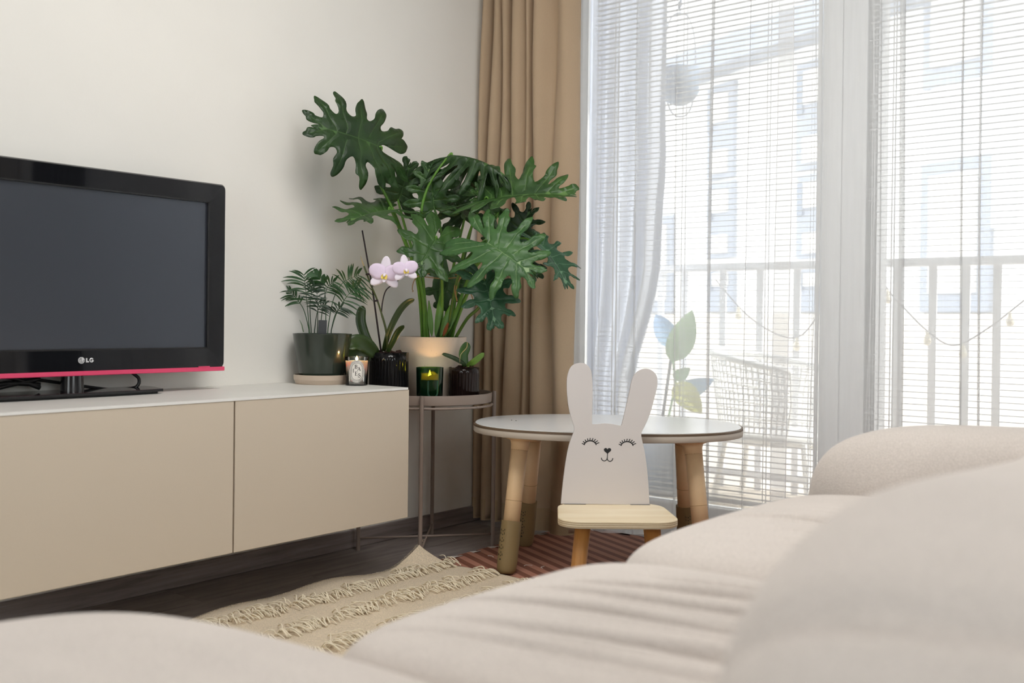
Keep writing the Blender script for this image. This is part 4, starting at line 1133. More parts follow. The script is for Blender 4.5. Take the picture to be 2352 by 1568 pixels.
def big_leaf(name, seed, nl, base, tip, nrm, m_, parent, origin, lob=0.55, back=150, deep=0.42, wl=0.055, fold=0.25, droop=0.3, curl=0.3, wave=0.02, aspect=1.0, hang=None):
    r = random.Random(seed)
    outline = []; veins = []
    sideR, vR = lobed_outline(r, nl, lob, back, deep, wl, aspect)
    sideL, vL = lobed_outline(r, nl, lob, back, deep, wl, aspect)
    def walk(side):
        o = []
        for i, (og, d, L, seq) in enumerate(side):
            if i == 0: o.append(og+Vector((0.035, 0.11)))
            o += seq
            if i+1 < len(side):
                og2, d2, L2, _ = side[i+1]
                o.append((og+d*L*deep+og2+d2*L2*deep)/2)
        o.append(Vector((0.05, -0.03)))
        return o
    Rp = walk(sideR); Lp = [Vector((-p.x, p.y)) for p in walk(sideL)]
    tipp = [Vector((-0.022, 0.955)), Vector((0, 1.0)), Vector((0.022, 0.955))]
    outline = tipp + Rp + [Vector((0, 0.015))] + Lp[::-1]
    outline = [Vector((q.x, q.y)) for q in catmull([(p.x, p.y, 0) for p in outline], 3, closed=True)]
    pts = [p.copy() for p in outline]; ne = len(pts)
    vflag = [0.0]*ne
    def add(p, v): pts.append(p); vflag.append(v)
    vedges = []
    for k in range(1, 16):
        add(Vector((0, 0.02+0.95*k/16)), 1.0)
        if k > 1: vedges.append((len(pts)-2, len(pts)-1))
    for sgn, vv in ((1, vR), (-1, vL)):
        for a, b in vv:
            for k in range(1, 8):
                q = a+(b-a)*k/7.5; add(Vector((q.x*sgn, q.y)), 1.0 if k < 7 else 0.5)
                if k > 1: vedges.append((len(pts)-2, len(pts)-1))
    g = 0.045; xs = max(abs(p.x) for p in outline); ys = [p.y for p in outline]
    y = min(ys)
    while y < max(ys):
        x = -xs
        while x < xs:
            q = Vector((x+r.uniform(-.01, .01), y+r.uniform(-.01, .01)))
            # keep clear of the veins so that those stay crisp
            ok = abs(q.x) > 0.02
            for sgn, vv in ((1, vR), (-1, vL)):
                for a, b in vv:
                    A = Vector((a.x*sgn, a.y)); B = Vector((b.x*sgn, b.y)); ab = B-A; tt = max(0, min(1, (q-A).dot(ab)/ab.length_squared))
                    if (q-(A+ab*tt)).length < 0.016: ok = False
            if ok: add(q, 0.0)
            x += g
        y += g
    res = geometry.delaunay_2d_cdt(pts, vedges, [list(range(ne))], 1, 1e-5)
    v2, _, fs = res[0], res[1], res[2]; orig = res[3]
    fl = [max([vflag[i] for i in og], default=0.0) for og in orig]
    ax = tip-base; L = ax.length; ax.normalize()
    n = (nrm-ax*nrm.dot(ax)).normalized(); sd = ax.cross(n)
    V = []
    ph = r.uniform(0, 6)
    for p in v2:
        u, v = p.x, p.y
        # droop along the midrib about the mean axis
        zc = -droop*((v-0.5)**2-0.25)*0.9
        lift = abs(u)*math.tan(fold) - curl*u*u*1.6
        lw = wave*math.sin(u*17+v*11+ph)*min(1, abs(u)*4)
        if hang:
            th = hang*min(1, abs(u)/0.10)*(1+0.12*math.sin(v*23+ph))
            q = base + ax*(L*v) + sd*(L*u*math.cos(th)) + n*(L*(zc-abs(u)*math.sin(th)+lw)); V.append(q-origin); continue
        q = base + ax*(L*v) + sd*(L*u*math.cos(min(0.9, curl*abs(u)))) + n*(L*(zc+lift+lw))
        q.x = max(q.x, WX+0.012)
        V.append(q-origin)
    me = bpy.data.meshes.new(name); me.from_pydata([tuple(q) for q in V], [], [f for f in fs if len(f) >= 3]); me.update()
    a = me.attributes.new('vein', 'FLOAT', 'POINT')
    a.data.foreach_set('value', fl)
    for p in me.polygons: p.use_smooth = True
    me.materials.append(m_)
    o = bpy.data.objects.new(name, me); link(o, parent)
    md = o.modifiers.new('solid', 'SOLIDIFY'); md.thickness = 0.0009; md.offset = 0
    return o

ZF = TH-0.0150                                       # tray floor height
# --- large split-leaf plant in a cream speckled pot
M_cream = mat('cream_speckled_clay', srgb(218, 200, 182), rough=0.75, var=0.03, vscale=12)
def speckle(mt, base, dot, scale=260, thr=0.16):
    nt = mt.node_tree; b = nt.nodes['Principled BSDF']
    tc = nt.nodes.new('ShaderNodeTexCoord'); vo = nt.nodes.new('ShaderNodeTexVoronoi'); vo.inputs['Scale'].default_value = scale
    nt.links.new(tc.outputs['Object'], vo.inputs['Vector'])
    l1 = nt.nodes.new('ShaderNodeMath'); l1.operation = 'LESS_THAN'; l1.inputs[1].default_value = thr; nt.links.new(vo.outputs['Distance'], l1.inputs[0])
    n = nt.nodes.new('ShaderNodeTexNoise'); n.inputs['Scale'].default_value = 70; nt.links.new(tc.outputs['Object'], n.inputs['Vector'])
    l2 = nt.nodes.new('ShaderNodeMath'); l2.operation = 'GREATER_THAN'; l2.inputs[1].default_value = 0.60; nt.links.new(n.outputs['Fac'], l2.inputs[0])
    ml = nt.nodes.new('ShaderNodeMath'); ml.operation = 'MULTIPLY'; nt.links.new(l1.outputs[0], ml.inputs[0]); nt.links.new(l2.outputs[0], ml.inputs[1])
    mx = nt.nodes.new('ShaderNodeMix'); mx.data_type = 'RGBA'; mx.inputs['A'].default_value = (*base, 1); mx.inputs['B'].default_value = (*dot, 1)
    nt.links.new(ml.outputs[0], mx.inputs['Factor']); nt.links.new(mx.outputs['Result'], b.inputs['Base Color'])
speckle(M_cream, srgb(220, 203, 186), srgb(120, 100, 88))
M_soil = mat('dark_soil', srgb(46, 34, 28), rough=1.0, var=0.4, vscale=60, bump=1.0, bscale=120)
pc = at(994, 880, 3.43)
PO = Vector((pc.x, pc.y, ZF))
zpt = at(994, 773, 3.43).z
hpot = zpt-ZF
phil = thing('split_leaf_plant', 'large split-leaf philodendron in a cream speckled pot on the plant stand', 'plant', tuple(PO))
obj('pot', lt([(0, 0), (0.088, 0), (0.092, 0.004), (0.102, hpot*0.5), (0.1125, hpot-0.003), (0.1115, hpot), (0.1075, hpot), (0.1065, hpot-0.006), (0.100, hpot*0.55), (0, hpot*0.55)], 56), M_cream, phil, autosmooth=40)
obj('soil', lt([(0, hpot-0.030), (0.05, hpot-0.026), (0.104, hpot-0.034)], 40), M_soil, phil, smooth=True)
toC = lambda p: (CAM_LOC-p).normalized()
UPV = Vector((0, 0, 1))
LEAVES = [  # base px, depth, tip px, depth, (cam, up, right), material, lobes, opts, petiole way points
    ('A', (877, 340), 3.20, (714, 288), 3.04, (.95, .45, 0), ML_dark, 7, dict(lob=.62, back=156, fold=.12, droop=.25, curl=.25, wl=.078, deep=.46), [(972, 770, 3.42), (958, 640, 3.36), (910, 500, 3.30), (870, 415, 3.26), (865, 375, 3.22)]),
    ('B', (1032, 356), 3.32, (1172, 412), 3.25, (.18, 1, 0), ML_dark, 8, dict(lob=.62, back=158, droop=.40, wl=.052, deep=.22, hang=1.25), [(985, 770, 3.40), (968, 600, 3.36), (966, 500, 3.33), (985, 425, 3.32)]),
    ('C', (998, 480), 3.36, (985, 378), 3.34, (.9, .2, -.1), ML_mid, 5, dict(lob=.62, back=110, fold=.2, droop=.1, curl=.1, wl=.085, deep=.5), [(1004, 770, 3.43), (1016, 600, 3.40), (1013, 530, 3.37)]),
    ('D', (898, 482), 3.28, (796, 512), 3.12, (.45, .85, 0), ML_mid, 6, dict(lob=.62, back=140, fold=.35, droop=.2, curl=.3, wl=.065), [(978, 770, 3.40), (968, 660, 3.36), (935, 570, 3.32)]),
    ('E', (1003, 546), 3.18, (962, 614), 3.10, (1, .1, 0), ML_mid, 5, dict(lob=.88, back=150, fold=.1, droop=.15, curl=.12, wl=.135, deep=.52), [(1012, 770, 3.42), (1016, 680, 3.36), (1012, 600, 3.26)]),
    ('F', (1112, 553), 3.08, (1226, 632), 3.02, (.95, .4, 0), ML_bright, 7, dict(lob=.74, back=150, fold=.08, droop=.2, curl=.15, wl=.078, deep=.42), [(1026, 770, 3.42), (1040, 690, 3.32), (1062, 610, 3.18)]),
    ('G', (1112, 458), 3.28, (1324, 448), 3.20, (.55, .75, 0), ML_mid, 8, dict(lob=.50, back=145, fold=.38, droop=.15, curl=.1, wl=.06, deep=.36), [(1032, 770, 3.44), (1052, 640, 3.42), (1080, 530, 3.36)]),
    ('H', (1236, 556), 3.20, (1304, 664), 3.12, (.6, .3, .6), ML_blue, 7, dict(lob=.50, back=150, fold=.35, droop=.3, curl=.3, wl=.042), [(1034, 770, 3.44), (1075, 640, 3.40), (1150, 560, 3.30), (1200, 548, 3.24)]),
    ('I', (1112, 641), 3.14, (1138, 750), 3.08, (.85, .35, .15), ML_blue, 6, dict(lob=.60, back=150, fold=.22, droop=.25, curl=.3, wl=.085, deep=.5), [(1036, 770, 3.40), (1072, 733, 3.30), (1100, 706, 3.22), (1116, 668, 3.17)]),
    ('J', (1168, 566), 3.36, (1222, 478), 3.34, (.9, .2, 0), ML_dark, 6, dict(lob=.62, back=140, fold=.2, droop=.2, curl=.2, wl=.07), [(1030, 770, 3.45), (1080, 660, 3.42)]),
    ('K', (1066, 506), 3.46, (1042, 420), 3.44, (.95, .1, 0), ML_dark, 6, dict(lob=.70, back=130, fold=.2, droop=.1, curl=.2, wl=.08), [(1016, 770, 3.46), (1040, 620, 3.47)]),
    ('L', (1035, 628), 3.46, (1012, 700), 3.44, (.9, .2, 0), ML_mid, 4, dict(lob=.70, back=130, fold=.2, droop=.1, curl=.2, wl=.14, deep=.6), [(1010, 770, 3.47), (1042, 690, 3.47)]),
    ('M', (915, 462), 3.44, (944, 372), 3.40, (.95, .2, 0), ML_dark, 5, dict(lob=.62, back=120, fold=.2, droop=.1, curl=.2, wl=.10), [(980, 770, 3.44), (958, 620, 3.44), (930, 520, 3.44)]),
    ('N', (1160, 562), 3.24, (1236, 640), 3.18, (.5, .7, .2), ML_dark, 6, dict(lob=.50, back=140, fold=.3, droop=.3, curl=.3, wl=.06), [(1028, 770, 3.44), (1090, 640, 3.36)]),
    ('O', (1086, 508), 3.40, (1018, 466), 3.36, (.4, .8, 0), ML_dark, 5, dict(lob=.55, back=130, fold=.3, droop=.2, curl=.3, wl=.08), [(1020, 770, 3.46), (1060, 620, 3.44)]),
    ('Q', (1140, 500), 3.34, (1090, 432), 3.30, (.7, .6, 0), ML_mid, 6, dict(lob=.60, back=140, fold=.25, droop=.2, curl=.3, wl=.07), [(1022, 770, 3.45), (1075, 640, 3.40)]),
]
for i, (nm, bp_, bd, tp_, td, nv, m_, nl, op_, way) in enumerate(LEAVES):
    b_ = at(*bp_, bd); t_ = at(*tp_, td); c_ = toC(b_)
    nrm = c_*nv[0]+UPV*nv[1]+RT*nv[2]
    lf = big_leaf('leaf', 40+i, nl, b_, t_, nrm, m_, phil, PO, **op_)
    pts = [at(*w_)-PO for w_ in way]; pts[0].z = hpot-0.03
    path = catmull(pts+[b_-PO, b_+(t_-b_)*0.05-PO], 6)
    k = len(path)
    obj('stem', tb(path, [0.0062*(1-0.55*j/(k-1)) for j in range(k)], 8), M_stem if i % 3 != 2 else M_stemd, phil, smooth=True)
# short sheaths at the crown
for i, (p0, p1, p2, wd) in enumerate((((1000, 772), (1002, 720), (1018, 655), .010), ((1012, 772), (1022, 735), (1034, 700), .009), ((992, 772), (990, 730), (985, 690), .009), ((1022, 772), (1035, 725), (1058, 690), .008))):
    pts = [at(*q, 3.38)-PO for q in (p0, p1, p2)]
    obj('sheath', simple_leaf(pts[0], pts[2], wd, -FW, 0.03), M_stem, phil, smooth=True)
M_husk = mat('brown_husk', srgb(150, 84, 40), rough=0.8)
obj('husk', simple_leaf(at(1018, 772, 3.37)-PO, at(1031, 738, 3.37)-PO, 0.006, -FW, 0.05), M_husk, phil, smooth=True)
# jute twine tied round the stems
M_jute = mat('jute_twine', srgb(168, 132, 88), rough=0.95, bump=0.6, bscale=400)
tw = thing('jute_twine', 'jute twine tied around the stems of the split-leaf plant', 'twine', tuple(at(990, 640, 3.3)))
T0 = at(990, 640, 3.3)
obj('loop', tb([at(*q)-T0 for q in ((955, 632, 3.36), (985, 637, 3.30), (1020, 640, 3.28), (1050, 637, 3.28), (1064, 636, 3.30), (1072, 632, 3.36), (1040, 630, 3.48), (990, 628, 3.46), (955, 632, 3.36))], 0.0016, 6), M_jute, tw, smooth=True)
obj('tail', tb(catmull([at(*q, 3.30)-T0 for q in ((963, 633), (955, 638), (949, 650), (947, 664), (949, 668), (947, 670))], 4), 0.0015, 6), M_jute, tw, smooth=True)
obj('bow', tb(catmull([at(*q, 3.26)-T0 for q in ((1060, 637), (1048, 645), (1044, 665), (1049, 688), (1050, 690), (1047, 670), (1052, 648), (1061, 637), (1073, 636), (1082, 648), (1078, 662), (1083, 678), (1086, 688))], 4), 0.0017, 6), M_jute, tw, smooth=True)

# --- orchid in a dark ribbed glass pot
M_smoke = clear_glass('smoky_glass', (0.10, 0.10, 0.12), dens=0.55, dcol=(0.012, 0.012, 0.014), rough=0.08)
M_amber = clear_glass('amber_brown_glass', (0.22, 0.12, 0.10), dens=0.5, dcol=(0.03, 0.016, 0.014), rough=0.06)
M_bark = mat('bark_chips', srgb(58, 34, 26), rough=0.95, var=0.4, vscale=40, bump=1.0, bscale=90)
M_oleaf = mat('orchid_leaf', srgb(46, 66, 30), rough=0.35, var=0.15, vscale=16)
M_ostem = mat('orchid_stem', srgb(74, 84, 40), rough=0.5)
M_ostick = mat('support_stick', srgb(36, 20, 24), rough=0.5)
M_root = mat('pale_root', srgb(206, 184, 140), rough=0.7)
def ribbed_pot(r_, h_, name, m_, par, ribs=36):
    return obj(name, lt([(0, 0), (r_*0.93, 0), (r_*0.97, 0.004), (r_, 0.012), (r_, h_*0.80), (r_, h_*0.82), (r_, h_), (r_*0.965, h_), (r_*0.96, h_*0.8), (r_*0.95, 0.012), (0, 0.010)], ribs*6, ribs=ribs, amp=0.035, rz=(0.010, h_*0.81)), m_, par, smooth=True)
oc = at(893, 860, 3.27); OO = Vector((oc.x, oc.y, ZF)); oh = at(893, 809, 3.27).z-ZF
orc = thing('orchid', 'white-pink orchid with two blooms in a dark ribbed glass pot', 'plant', tuple(OO))
ribbed_pot(0.0635, oh, 'pot', M_smoke, orc)
obj('bark', cushion((0, 0, oh*0.5), (0.054, 0.054, oh*0.46), n=(2.2, 2.2, 8), res=10, seed=3), M_bark, orc)
rb_ = random.Random(5)
for i in range(16):
    a = rb_.uniform(0, 6.28); rr = rb_.uniform(0, 0.045)
    ch = obj('bark_chip', bx(-.009, .009, -.006, .006, -.003, .004), M_bark, orc, bevel=0.002, loc=(rr*math.cos(a), rr*math.sin(a), oh*0.97+rb_.uniform(0, .006))); ch.rotation_euler = (rb_.uniform(-.6, .6), rb_.uniform(-.6, .6), a)
oc_ = lambda x, y, d=3.24: at(x, y, d)-OO
obj('stick', tb([oc_(832, 529), oc_(855, 660), oc_(876, 812, 3.26)], [0.0024, 0.0027, 0.0030], 8), M_ostick, orc)
obj('stem', tb(catmull([oc_(890, 808, 3.26), oc_(887, 761), oc_(876, 719), oc_(865, 685), oc_(853, 657), oc_(836, 611)], 5), [0.0034]*10+[0.0028]*16, 8), M_ostem, orc, smooth=True)
obj('dry_tip', tb([oc_(836, 611), oc_(832, 600), oc_(828, 587)], [0.0024, 0.0019, 0.0006], 6), M_root, orc)
obj('bud_stub', tb([oc_(858, 668), oc_(853, 665), oc_(848, 660)], [0.0018, 0.0018, 0.0012], 6), M_ostem, orc)
obj('stem', tb(catmull([oc_(876, 719), oc_(879, 691), oc_(887, 666), oc_(904, 652), oc_(924, 636)], 5), 0.0020, 8), M_ostick, orc, smooth=True)
for (x, y) in ((846, 629), (865, 690)):
    obj('clip', tb([oc_(x-6, y+1, 3.235), oc_(x+4, y, 3.235)], 0.0030, 8), M_ostick, orc)
def strap(pts, wd, name='leaf', m_=M_oleaf, par=orc, org=OO, tw_=0.0, n_=-FW):
    """strap leaf along a path with rounded tip and a V channel"""
    path = catmull(pts, 6); bm = bmesh.new(); k = len(path); rows = []
    for i, p in enumerate(path):
        t = i/(k-1); d = (path[min(i+1, k-1)]-path[max(i-1, 0)]).normalized()
        sd = d.cross(n_); sd = sd.normalized() if sd.length > 1e-6 else RT
        sd = Matrix.Rotation(tw_, 3, d) @ sd; nn = sd.cross(d)
        w_ = wd*(0.45+0.9*math.sin(math.pi*min(1, 0.12+0.75*t)))*(1 if t < 0.82 else max(0.08, math.sqrt(max(0, 1-((t-0.82)/0.18)**2))))
        rows.append([bm.verts.new(p+sd*w_*s+nn*abs(s)*w_*0.35) for s in (-1, -.5, 0, .5, 1)])
    for a, b in zip(rows, rows[1:]):
        for q in range(4): bm.faces.new((a[q], a[q+1], b[q+1], b[q]))
    return obj(name, bm, m_, par, smooth=True, solid=0.0016)
strap([oc_(866, 812, 3.25), oc_(842, 780), oc_(828, 742), oc_(829, 715), oc_(836, 703)], 0.0125, tw_=0.5)
strap([oc_(880, 806, 3.26), oc_(893, 760), oc_(915, 715), oc_(935, 693), oc_(952, 687)], 0.0090, tw_=0.7)
strap([oc_(890, 808, 3.22), oc_(902, 783, 3.2), oc_(914, 760, 3.18), oc_(928, 747, 3.16)], 0.0075, tw_=0.5)
strap([oc_(862, 812, 3.22), oc_(838, 792, 3.19), oc_(815, 788, 3.16), oc_(794, 798, 3.14)], 0.020, tw_=0.25)
strap([oc_(856, 814, 3.24), oc_(825, 805, 3.24), oc_(795, 812, 3.24), oc_(772, 838, 3.24)], 0.028, tw_=0.15)
obj('root', tb([oc_(836, 771, 3.2), oc_(846, 790, 3.2), oc_(858, 811, 3.22)], 0.0022, 6), M_root, orc)
# flowers
M_pet = mat('orchid_petal', srgb(232, 214, 236), rough=0.6, var=0.06, vscale=30)
M_petw = mat('orchid_petal_white', srgb(244, 234, 246), rough=0.6, var=0.04, vscale=30)
M_lip = mat('orchid_lip', srgb(238, 206, 96), rough=0.5, var=0.3, vscale=120)
def petal(fl, c_, ang, L, W, fr, m_, name, cup=0.2, start=0.0, rnd_=0.55):
    bm = bmesh.new(); rows = []
    u, v, n = fr; d = u*math.cos(ang)+v*math.sin(ang); s = u*-math.sin(ang)+v*math.cos(ang)
    for i in range(10):
        t = i/9; w_ = W*math.sin(math.pi*(0.06+0.90*t**0.85))**rnd_
        if i == 9: w_ *= 0.55
        rows.append([bm.verts.new(c_+d*(L*(start+(1-start)*t))+s*w_*q+n*(cup*L*(t*t*0.5)+0.12*W*(1-q*q)-0.004*t)) for q in (-1, -.6, -.2, .2, .6, 1)])
    for a, b in zip(rows, rows[1:]):
        for q in range(5): bm.faces.new((a[q], a[q+1], b[q+1], b[q]))
    return obj(name, bm, m_, fl, smooth=True, solid=0.0006)
def flower(px, py, d, R_, yaw, roll, lab):
    c = at(px, py, d)-OO
    fl = bpy.data.objects.new('flower', None); link(fl, orc); fl.location = c; fl['label'] = lab
    n = toC(c+OO); n = (n+RT*yaw).normalized(); u = (RT-n*RT.dot(n)).normalized(); v = n.cross(u)
    u, v = u*math.cos(roll)+v*math.sin(roll), v*math.cos(roll)-u*math.sin(roll)
    Z = Vector((0, 0, 0)); fr = (u, v, n); H = math.pi
    petal(fl, Z-n*0.003, H*0.5, R_*1.18, R_*0.34, fr, M_petw, 'sepal')
    petal(fl, Z-n*0.003, H*1.22, R_*1.12, R_*0.34, fr, M_petw, 'sepal')
    petal(fl, Z-n*0.003, H*1.78, R_*1.12, R_*0.34, fr, M_petw, 'sepal')
    petal(fl, Z, H*0.90, R_*1.08, R_*0.52, fr, M_pet, 'petal', rnd_=0.5)
    petal(fl, Z, H*0.10, R_*1.08, R_*0.52, fr, M_pet, 'petal', rnd_=0.5)
    lp = petal(fl, n*0.006, H*1.5, R_*0.52, R_*0.20, fr, M_petw, 'lip', cup=0.6)
    petal(fl, n*0.008, H*1.36, R_*0.34, R_*0.14, fr, M_lip, 'lip_lobe', cup=0.9); petal(fl, n*0.008, H*1.64, R_*0.34, R_*0.14, fr, M_lip, 'lip_lobe', cup=0.9)
    obj('column', tb([n*0.002, n*0.012-v*0.002, n*0.018-v*0.006], [0.005, 0.0045, 0.002], 8), M_petw, fl, smooth=True)
flower(884, 630, 3.08, 0.047, -0.15, -0.10, 'larger pale pink orchid bloom')
flower(931, 619, 3.06, 0.038, 0.25, 0.10, 'smaller pale pink orchid bloom')

# --- small orchid in a brown ribbed glass pot
bc = at(1066, 870, 3.33); BO = Vector((bc.x, bc.y, ZF)); bh = at(1066, 843, 3.33).z-ZF
so2 = thing('small_orchid', 'small leafy orchid without blooms in a brown ribbed glass pot', 'plant', tuple(BO))
ribbed_pot(0.0505, bh, 'pot', M_amber, so2, ribs=30)
obj('bark', cushion((0, 0, bh*0.5), (0.042, 0.042, bh*0.46), n=(2.2, 2.2, 8), res=10, seed=4), M_bark, so2)
bo_ = lambda x, y, d=3.32: at(x, y, d)-BO
M_gleaf = mat('young_orchid_leaf', srgb(58, 96, 36), rough=0.35, var=0.2, vscale=16)
M_gleaf2 = mat('pale_orchid_leaf', srgb(120, 156, 70), rough=0.4, var=0.2, vscale=16)
for pts, wd, m_, t_ in (([bo_(1070, 839), bo_(1045, 825, 3.29), bo_(1015, 813, 3.26)], 0.0075, M_oleaf, 0.9), ([bo_(1069, 840), bo_(1064, 815), bo_(1070, 797), bo_(1078, 789)], 0.0120, M_gleaf, 0.2), ([bo_(1074, 840), bo_(1090, 828, 3.30), bo_(1112, 810, 3.29)], 0.0080, M_gleaf2, 0.4), ([bo_(1072, 841), bo_(1085, 833), bo_(1100, 822)], 0.0070, M_gleaf2, -0.5)):
    strap(pts, wd, 'leaf', m_, so2, BO, t_)
obj('root', tb(catmull([bo_(1056, 838, 3.3), bo_(1058, 815, 3.29), bo_(1072, 798, 3.28), bo_(1073, 785, 3.28)], 5), 0.0010, 5), M_root, so2)
rb_ = random.Random(15)
for i in range(9):
    a = rb_.uniform(0, 6.28); rr = rb_.uniform(0, 0.034)
    ch = obj('bark_chip', bx(-.008, .008, -.005, .005, -.003, .004), M_bark, so2, bevel=0.002, loc=(rr*math.cos(a), rr*math.sin(a), bh*0.97+rb_.uniform(0, .005))); ch.rotation_euler = (rb_.uniform(-.6, .6), rb_.uniform(-.6, .6), a)

# --- green glass candle, lit
M_green = clear_glass('green_glass', (0.50, 0.62, 0.20), dens=0.30, dcol=(0.004, 0.04, 0.018), rough=0.05)
M_wax = mat('green_wax', srgb(96, 116, 60), rough=0.5)
M_flame = mat('flame', (1, 0.8, 0.3), emit=(1.0, 0.62, 0.18), estr=30)
M_wick = mat('wick', (0.02, 0.015, 0.01), rough=0.9)
gc = at(987, 872, 3.235); GO = Vector((gc.x, gc.y, ZF)); gh = at(987, 843, 3.235).z-ZF; gr = 0.0435
gcd = thing('green_candle', 'lit candle in a dark green glass on the plant stand', 'candle', tuple(GO))
obj('glass', lt([(0, 0), (gr*0.90, 0), (gr*0.95, 0.003), (gr, gh), (gr*0.95, gh), (gr*0.90, 0.010), (0, 0.009)], 48), M_green, gcd, autosmooth=40)
obj('wax', lt([(0, 0.010), (gr*0.88, 0.010), (gr*0.92, gh*0.62), (gr*0.5, gh*0.60), (0, gh*0.60)], 40), M_wax, gcd, smooth=False)
obj('wick', tb([(0, 0, gh*0.60), (0.001, 0, gh*0.66)], 0.0009, 6), M_wick, gcd)
M_wax_glow = bpy.data.materials.new('molten_wax_glow'); M_wax_glow.use_nodes = True  # yellow colour carries the candle's glow on molten wax and inner glass
nt = M_wax_glow.node_tree; b_ = nt.nodes['Principled BSDF']; b_.inputs['Base Color'].default_value = (0.90, 0.74, 0.12, 1); b_.inputs['Roughness'].default_value = 0.2
tr = nt.nodes.new('ShaderNodeBsdfTranslucent'); tr.inputs['Color'].default_value = (0.95, 0.78, 0.12, 1)
ms = nt.nodes.new('ShaderNodeMixShader'); ms.inputs['Fac'].default_value = 0.65
nt.links.new(b_.outputs['BSDF'], ms.inputs[1]); nt.links.new(tr.outputs[0], ms.inputs[2]); nt.links.new(ms.outputs[0], nt.nodes['Material Output'].inputs['Surface'])
pv, pf = [], []
for j in range(4):
    for k in range(40):
        a = 2*math.pi*k/40; wv = 0.05*math.sin(3*a+1)+0.03*math.sin(7*a)
        rr = (0.905, 0.91, 0.80, 0.72)[j]*gr; zz = gh*((0.52+wv*0.8, 0.80+wv, 0.77+wv, 0.61)[j])
        pv.append((rr*math.cos(a), rr*math.sin(a), zz))
for j in range(3):
    for k in range(40): pf.append((j*40+k, j*40+(k+1) % 40, (j+1)*40+(k+1) % 40, (j+1)*40+k))
obj('molten_wax_glow', (pv, pf), M_wax_glow, gcd, smooth=True)
obj('flame', lt([(0, gh*0.64), (0.0045, gh*0.68), (0.0055, gh*0.73), (0.003, gh*0.82), (0, gh*0.92)], 16), M_flame, gcd, smooth=True)
M_etch = mat('etched_green', srgb(70, 120, 92), rough=0.4)
cn = Vector((CAM_LOC.x-GO.x, CAM_LOC.y-GO.y, 0)).normalized(); cs = Vector((-cn.y, cn.x, 0))
def oncyl(x, z, rad, phi0=0.0): 
    a = x/rad+phi0
    return cn*(rad*math.cos(a))+cs*(rad*math.sin(a))+Vector((0, 0, z))
bm = bmesh.new()
for w_, off in ((0.017, 0), (0.014, 0)):
    arc = [(-w_, gh*0.60), (-w_, gh*0.24)]+[(-w_*math.cos(math.radians(a)), gh*0.24-w_*math.sin(math.radians(a))) for a in range(15, 170, 15)]+[(w_, gh*0.24), (w_, gh*0.60)]
    tube(bm, [oncyl(x, z, gr*0.985, 0.25) for x, z in arc], 0.0005, 4)
obj('etched_oval', bm, M_etch, gcd)
gl = bpy.data.lights.new('candle_light', 'POINT'); gl.energy = 2.6; gl.color = (1.0, 0.62, 0.22); gl.shadow_soft_size = 0.006
go = bpy.data.objects.new('candle_light', gl); link(go, gcd); go.location = (0, 0, gh*0.74)

# --- clear glass candle with oval paper label, lit
M_clear = clear_glass('clear_glass', (0.96, 0.96, 0.95), rough=0.02)
M_waxw = mat('cream_wax', srgb(248, 224, 204), rough=0.55)
M_waxw.node_tree.nodes['Principled BSDF'].inputs['Subsurface Weight'].default_value = 0.8
M_waxw.node_tree.nodes['Principled BSDF'].inputs['Subsurface Radius'].default_value = (1.0, 0.6, 0.4)
M_waxw.node_tree.nodes['Principled BSDF'].inputs['Subsurface Scale'].default_value = 0.03
M_label = mat('label_paper', srgb(236, 230, 222), rough=0.8)
M_ink = mat('label_ink', (0.012, 0.012, 0.014), rough=0.7)
kc = at(819, 870, 3.075); KO = Vector((kc.x, kc.y, ZT)); KO.y = min(KO.y, 2.112); kh = 0.086; k1, k0 = 0.0370, 0.0325
kn = thing('labelled_candle', 'lit cream candle in clear glass with an oval printed label', 'candle', tuple(KO))
obj('glass', lt([(0, 0), (k0, 0), (k0+0.0005, 0.004), (k1, kh), (k1-0.0015, kh+0.0005), (k1-0.003, kh), (k0-0.003, 0.0125), (0, 0.011)], 48), M_clear, kn, autosmooth=40)
obj('wax', lt([(0, 0.0128), (k0-0.0031, 0.0128), (k1-0.0036, kh*0.86), (k1-0.010, kh*0.845), (0, kh*0.84)], 40), M_waxw, kn)
obj('wick', tb([(0, 0, kh*0.84), (0.0005, 0, kh*0.885)], 0.0009, 6), M_wick, kn)
obj('flame', lt([(0, kh*0.87), (0.0035, kh*0.895), (0.0042, kh*0.925), (0.0022, kh*0.98), (0, kh*1.03)], 14), M_flame, kn, smooth=True)
kl = bpy.data.lights.new('candle_light', 'POINT'); kl.energy = 0.35; kl.color = (1.0, 0.62, 0.25); kl.shadow_soft_size = 0.004
ko = bpy.data.objects.new('candle_light', kl); link(ko, kn); ko.location = (0, 0, kh*0.95)
kcn = Vector((CAM_LOC.x-KO.x, CAM_LOC.y-KO.y, 0)).normalized(); kcs = Vector((-kcn.y, kcn.x, 0))
LC = kh*0.495
def onk(x, z, e=0.0004):
    zz = LC+z; rad = k0+(k1-k0)*zz/kh+e; a = x/rad+0.02
    return kcn*(rad*math.cos(a))+kcs*(rad*math.sin(a))+Vector((0, 0, zz))
def oval_pts(w_, h_, n=48, e=2.6):
    return [(w_*math.copysign(abs(math.cos(t))**(2/e), math.cos(t)), h_*math.copysign(abs(math.sin(t))**(2/e), math.sin(t))) for t in [2*math.pi*k/n for k in range(n)]]
def stadium(w_, h_, n=12):
    o = []
    for k in range(n+1): a = math.pi*k/n; o.append((w_*math.cos(a), (h_-w_)+w_*math.sin(a)))
    for k in range(n+1): a = math.pi+math.pi*k/n; o.append((w_*math.cos(a), -(h_-w_)+w_*math.sin(a)))
    return o
U = 0.0745/940.0                                      # label units: pixels of a 16x enlargement
